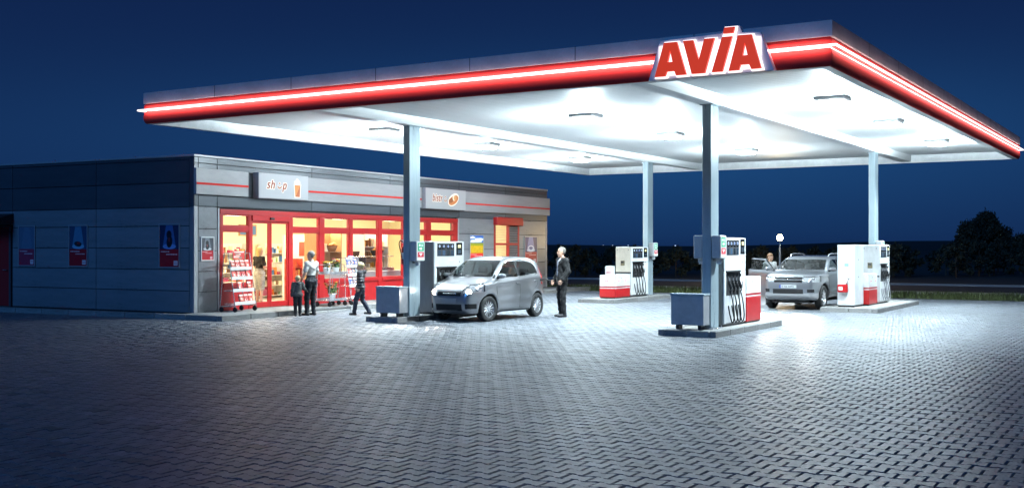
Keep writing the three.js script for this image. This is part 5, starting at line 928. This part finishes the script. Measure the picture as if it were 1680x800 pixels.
person({ label: 'blond person in a dark top and white knee-length trousers inside the sliding doors', pos: shopPt(-1.40, 0.134, -3.98), turn: SA + toward(0.2, -0.9), tall: 1.58,
  joints: { elL: [0.24, 1.14, 0.02], wrL: [0.20, 1.12, 0.24], elR: [-0.24, 1.14, 0.02], wrR: [-0.20, 1.10, 0.24] },
  clothes: { trousers: cloth('#dcd8cc'), trousersName: 'knee_trousers', hem: 0.42, loose: 0.03, shirt: cloth('#34312e'), short: true, shoes: S('#8a6a50', 0.6) }, hair: { mat: blond, puff: 0.004, line: 0.06, back: 0.0, long: true } });
person({ label: 'blond person in a white top standing behind the open SUV door', pos: [-10.72, 0.004, -32.05], turn: toward(0.6, 0.4), tall: 1.52,
  joints: { elL: [0.25, 1.16, 0.06], wrL: [0.2, 1.05, 0.24], elR: [-0.25, 1.16, 0.0], wrR: [-0.22, 0.98, 0.15] },
  clothes: { trousers: cloth('#2c3038'), shirt: cloth('#d4d4d2'), shoes: M.black, loose: 0.018 }, hair: { mat: brownHair, puff: 0.006, line: 0.05, back: 0.0, long: true } });

// ---------- inside the shop ----------
const goods = ['#c8452e', '#d9a441', '#3e6a9a', '#e8e0d0', '#6b8f4a', '#a33a5c', '#efe6c8', '#7a5230', '#d97b2a'].map(h => S(h, 0.55));
function shelfUnit(name, label, lx, lz, turn, w, levels, tall, frameM, seed, opt = {}) { // faces local +x
  const o = thing(name, label, opt.category || 'shelf', shopPt(lx, 0.132, lz), SA + turn), r = rng(seed), d = opt.depth || 0.34;
  part('back_panel', BB(-d / 2, -d / 2 + 0.02, 0, tall, -w / 2, w / 2), opt.backM || frameM, o);
  for (const s of [-1, 1]) part('side_panel', RB(-d / 2, d / 2, 0, tall, s * w / 2 - 0.012, s * w / 2 + 0.012, 0.004, 1), frameM, o);
  for (let i = 0; i < levels; i++) {
    const y = 0.06 + i * (tall - 0.1) / levels; part('shelf_board', BB(-d / 2 + 0.021, d / 2 - 0.005, y, y + 0.02, -w / 2 + 0.013, w / 2 - 0.013), frameM, o);
    let z = -w / 2 + 0.03; const hmax = (tall - 0.1) / levels - 0.06;
    while (z < w / 2 - 0.1) { const b = 0.05 + 0.08 * r(), h = Math.min(hmax, 0.08 + 0.2 * r()); if (r() < 0.9 && z + b < w / 2 - 0.02) { const q = r() < 0.35 ? cyl(b * 0.4, b * 0.34, h, 0.02, y + 0.021 + h / 2, z + b / 2, 10) : RB(-0.08, 0.1, y + 0.021, y + 0.021 + h, z + 0.005, z + b, 0.006, 1); part('product', q, goods[(opt.only ?? [0, 1, 2, 3, 4, 5, 6, 7, 8])[r() * (opt.only ? opt.only.length : 9) | 0]], o); } z += b; }
  }
  return o;
}
const orangeM = S('#c9482a', 0.5), whiteShelf = L(0.7, 0.68, 0.62, 0.5);
shelfUnit('product_shelf', 'orange red product stand with small shelves inside the doors', -1.3, -5.35, 0.25, 0.5, 5, 1.25, orangeM, 1, { only: [0, 8, 1] });
shelfUnit('product_shelf', 'white shelf with goods behind the corner window', -1.2, -1.25, 0.0, 0.8, 4, 1.5, whiteShelf, 2);
shelfUnit('product_shelf', 'white wall shelf with bottles at the back of the shop', -6.7, -5.2, 0, 2.2, 5, 1.7, whiteShelf, 3);
shelfUnit('product_shelf', 'white wall shelf with boxes at the back beside the bottles', -6.7, -8.2, 0, 2.4, 5, 1.7, whiteShelf, 4);
shelfUnit('product_shelf', 'white wall shelf with snacks at the back, farther along', -6.7, -11.4, 0, 2.4, 5, 1.7, whiteShelf, 5);
shelfUnit('product_shelf', 'low white island shelf with magazines in the shop', -3.6, -6.8, 0.1, 1.6, 3, 1.05, whiteShelf, 6);
shelfUnit('wooden_shelf', 'warm wooden shelf with baskets behind the middle shop windows', -1.5, -7.0, 0, 1.25, 3, 2.15, M.wood, 7, { depth: 0.45, only: [7, 6, 1, 3] });
shelfUnit('bakery_shelf', 'glass fronted bakery shelf with bread behind the shop windows', -1.5, -9.45, 0, 1.3, 5, 2.0, whiteShelf, 8, { depth: 0.5, only: [6, 1, 3, 7] });
{
  for (const [lz, ly, lx, k] of [[-7.25, 1.582, -1.42, 0], [-9.05, 1.436, -0.95, 1]]) {
    const o = thing('wicker_basket', k ? 'dark wicker basket of rolls on top of the serving case' : 'wicker basket of rolls on the wooden shelf', 'basket', shopPt(lx, ly, lz), SA), r = rng(40 + k);
    part('basket_bowl', new THREE.LatheGeometry([[0, 0], [0.14, 0], [0.20, 0.12], [0.22, 0.18], [0.205, 0.18], [0.185, 0.12], [0.13, 0.015], [0, 0.015]].map(q => new THREE.Vector2(...q)), 22), k ? M.backing : S('#8a5a2c', 0.8), o);
    for (let i = 0; i < 9; i++) part('bread_roll', new THREE.SphereGeometry(0.055, 10, 7).scale(1.2, 0.8, 1).translate((r() - 0.5) * 0.26, 0.16 + 0.08 * r(), (r() - 0.5) * 0.26), S(i % 2 ? '#c98a45' : '#d9a860', 0.7), o);
  }
  const c = thing('shop_counter', 'long grey counter inside the shop windows', 'counter', shopPt(-0.95, 0.132, -8.2), SA);
  part('counter_front', RB(-0.25, 0.25, 0, 0.80, -1.9, 1.9, 0.01), L(0.42, 0.43, 0.44, 0.4, { metalness: 0.3 }), c); part('worktop', RB(-0.28, 0.28, 0.802, 0.84, -1.95, 1.95, 0.01), whiteShelf, c);
  const m = thing('coffee_machine', 'steel and black coffee machine on the shop counter', 'coffee machine', shopPt(-0.95, 0.974, -8.0), SA);
  part('machine_body', RB(-0.2, 0.16, 0, 0.45, -0.22, 0.22, 0.02), M.steel, m); part('spout_panel', RB(0.16, 0.19, 0.14, 0.42, -0.18, 0.18, 0.01), M.black, m); part('bean_hopper', cyl(0.09, 0.12, 0.16, -0.02, 0.53, 0.05, 14), L(0.08, 0.05, 0.03, 0.3), m); part('drip_tray', RB(0.16, 0.26, 0, 0.04, -0.18, 0.18, 0.008), M.black, m);
  const s = thing('serving_case', 'steel and glass serving case on the shop counter', 'display case', shopPt(-0.95, 0.974, -9.2), SA);
  part('case_base', RB(-0.22, 0.22, 0, 0.10, -0.5, 0.5, 0.01), M.steel, s); part('case_glass', new THREE.PlaneGeometry(0.98, 0.32).rotateY(Math.PI / 2).translate(0.2, 0.27, 0), M.glass, s); part('case_top', RB(-0.2, 0.21, 0.43, 0.46, -0.5, 0.5, 0.008), M.steel, s); part('case_post', [BB(-0.2, -0.18, 0.1, 0.43, -0.5, -0.48), BB(-0.2, -0.18, 0.1, 0.43, 0.48, 0.5)], M.steel, s);
  for (const [lz, w, h, y, k] of [[-3.6, 0.5, 0.6, 1.75, 0], [-2.5, 0.4, 0.55, 1.75, 1], [-6.7, 0.6, 0.4, 2.3, 2], [-9.8, 0.9, 0.4, 2.3, 3]]) {
    const o = thing('wall_picture', ['framed orange picture on the back wall seen through the sliding doors', 'framed brown picture on the back wall behind the corner window', 'small framed picture above the wall shelf with bottles', 'wide framed picture above the wall shelf with boxes'][k], 'picture', shopPt(-6.99, y, lz), SA);
    part('picture_frame', RB(0, 0.03, -h / 2, h / 2, -w / 2, w / 2, 0.006), M.wood, o); part('picture_print', BB(0.029, 0.034, -h / 2 + 0.05, h / 2 - 0.05, -w / 2 + 0.05, w / 2 - 0.05), goods[[8, 7, 4, 2][k]], o); part('picture_print', BB(0.033, 0.037, -h * 0.15, h * 0.2, -w * 0.2, w * 0.15), goods[6], o);
  }
  const pf = thing('partition_wall', 'pale partition with a red picture behind the doors', 'partition', shopPt(-2.6, 0.132, -7.2), SA + 0.0);
  part('partition_panel', RB(-0.04, 0.04, 0, 1.95, -0.75, 0.75, 0.01), L(0.78, 0.76, 0.70, 0.6), pf); part('red_print', BB(0.041, 0.046, 1.3, 1.75, -0.45, 0.05), goods[0], pf);
}
// ---------- beyond the forecourt ----------
{
  const o = thing('street_lamp', 'lit post lamp with warm glow standing beyond the SUV', 'street lamp', [-17.2, -0.05, -52.9]);
  part('post', cyl(0.06, 0.045, 2.0, 0, 1.0, 0, 12), M.column, o); part('lamp_collar', cyl(0.08, 0.10, 0.06, 0, 2.02, 0, 14), M.steel, o);
  part('lamp_globe', sph(0.15, 0, 2.20, 0, 18), emissive(1.0, 0.80, 0.50, 40), o); part('lamp_cap', new THREE.ConeGeometry(0.16, 0.07, 16).translate(0, 2.395, 0), M.steel, o);
  const l = new THREE.PointLight(new THREE.Color().setRGB(1, 0.72, 0.38), 60, 0, 2); l.position.set(0, 2.20, 0); l.castShadow = true; l.shadow.radius = 8; o.add(l);
}
const farLamp = emissive(0.6, 0.75, 1.0, 1.2);
for (const [x, z] of [[-127.2, -229.4], [-124.1, -231.2], [-122.2, -232.4], [-118.9, -234.5], [-117.0, -235.6], [-113.9, -237.6], [-104.4, -243.4]]) {
  const o = thing('far_street_lamp', 'tiny pale lamp on the dark horizon', 'street lamp', [x, 0, z], 0, 'lamps far away on the horizon');
  part('post', cyl(0.08, 0.06, 1.7, 0, 0.85, 0, 8), M.black, o); part('lamp_head', sph(0.15, 0, 1.82, 0, 8), farLamp, o);
}
// leafy plants
function foliage(r, n, inside, size) { // leaf faces spread through a crown's volume
  const pos = [], nor = [], uv = []; let k = 0, guard = 0;
  while (k < n && guard++ < n * 30) {
    const p = inside(r); if (!p) continue; k++;
    const q = new THREE.Quaternion().setFromEuler(new THREE.Euler(r() * 6.3, r() * 6.3, r() * 6.3)), s = size * (0.6 + 0.8 * r());
    const v = [[-0.5, 0, 0], [0.5, 0, 0], [0.12, 1, 0.1], [-0.5, 0, 0], [0.12, 1, 0.1], [-0.38, 0.8, 0]].map(a => V3(a[0] * s * 0.6, a[1] * s, a[2] * s).applyQuaternion(q)), nn = V3(0, 0, 1).applyQuaternion(q);
    for (const a of v) { pos.push(p[0] + a.x, p[1] + a.y, p[2] + a.z); nor.push(nn.x, nn.y, nn.z); uv.push(0, 0); }
  }
  const g = new THREE.BufferGeometry(); g.setAttribute('position', new THREE.Float32BufferAttribute(pos, 3)); g.setAttribute('normal', new THREE.Float32BufferAttribute(nor, 3)); g.setAttribute('uv', new THREE.Float32BufferAttribute(uv, 2)); return g;
}
const leafDark = L(0.018, 0.027, 0.015, 0.85, { side: THREE.DoubleSide }), bark = L(0.06, 0.045, 0.03, 0.9);
function tree(name, label, category, x, z, h, wide, seed, clumps, n, size, low = 0.15, group) {
  const o = thing(name, label, category, [x, -0.05, z], 0, group), r = rng(seed), cl = [];
  for (let k = 0; k < clumps; k++) { const f = Math.pow((k + 0.5) / clumps, 0.8), y = h * mix(low + 0.12, 0.93, f), w = wide * 0.5 * Math.sin(Math.PI * mix(0.30, 0.97, f)), a = k * 2.4 + r(); cl.push([w * Math.cos(a) * (0.4 + 0.6 * r()), y, w * Math.sin(a) * (0.4 + 0.6 * r()), h * (0.09 + 0.08 * r())]); }
  const tr = [], th = h * 0.85, tw = h * 0.028; tr.push(new THREE.CylinderGeometry(tw * 0.25, tw, th, 9).translate(0, th / 2, 0));
  for (const c of cl) tr.push(bar([0, c[1] * 0.72, 0], [c[0] * 0.8, c[1], c[2] * 0.8], tw * 0.16, 5));
  part('trunk', tr, bark, o);
  part('crown', foliage(r, n, (q) => { const c = cl[q() * clumps | 0], u = q() * 2 - 1, a = q() * 6.283, m = c[3] * Math.pow(q(), 0.45), s = Math.sqrt(1 - u * u); return [c[0] + m * s * Math.cos(a), c[1] + m * u * 0.85, c[2] + m * s * Math.sin(a)]; }, size), leafDark, o);
}
tree('tall_tree', 'tall dark tree with a pointed crown rising over the far hedge', 'tree', -11.8, -79.6, 4.0, 2.6, 51, 34, 9000, 0.17);
tree('round_tree', 'broad dark tree with a blunt crown next to the pointed one', 'tree', -12.5, -76.8, 3.35, 1.7, 52, 24, 6000, 0.16);
tree('round_tree', 'lower dark tree sloping down beside the pointed crown', 'tree', -11.1, -82.4, 3.0, 2.0, 53, 22, 5000, 0.16);
tree('conifer_tree', 'small dark spire-topped tree at the picture edge', 'tree', -9.3, -76.5, 2.5, 1.5, 54, 20, 4000, 0.15);
for (let k = 0; k < 26; k++) { // shrubs of the hedge beyond the road
  const r = rng(300 + k), f = (k + 0.4 * r()) / 25, back = 8 * r() - 3;
  tree('hedge_shrub', 'dark leafy shrub in the hedge beyond the road', 'shrub', mix(-32.6, -8.3, f) - 0.52 * back, mix(-57.5, -72.4, f) - 0.85 * back, (f > 0.75 ? 1.8 : 1.55) + 0.35 * r(), 2.8, 310 + k, 14, 1500, 0.17, 0.0, 'shrubs in the hedge beyond the road');
}
{ // long low hill behind the hedge
  const g = new THREE.PlaneGeometry(900, 120, 90, 12).rotateX(-Math.PI / 2), p = g.attributes.position, r = nB;
  for (let i = 0; i < p.count; i++) { const x = p.getX(i), z = p.getZ(i); p.setY(i, -0.3 + 2.6 * Math.exp(-Math.pow(z / 32, 2)) * (0.75 + 0.35 * Math.sin(x / 55) + 0.2 * Math.sin(x / 17 + 2))); }
  g.computeVertexNormals(); g.rotateY(31.6 * Math.PI / 180).translate(-135, -0.06, -225);
  structure('hill', g, terrainMat);
}
scene.traverse(o => { if (o.isMesh) { o.castShadow = true; o.receiveShadow = true; } });
renderer.render(scene, camera);
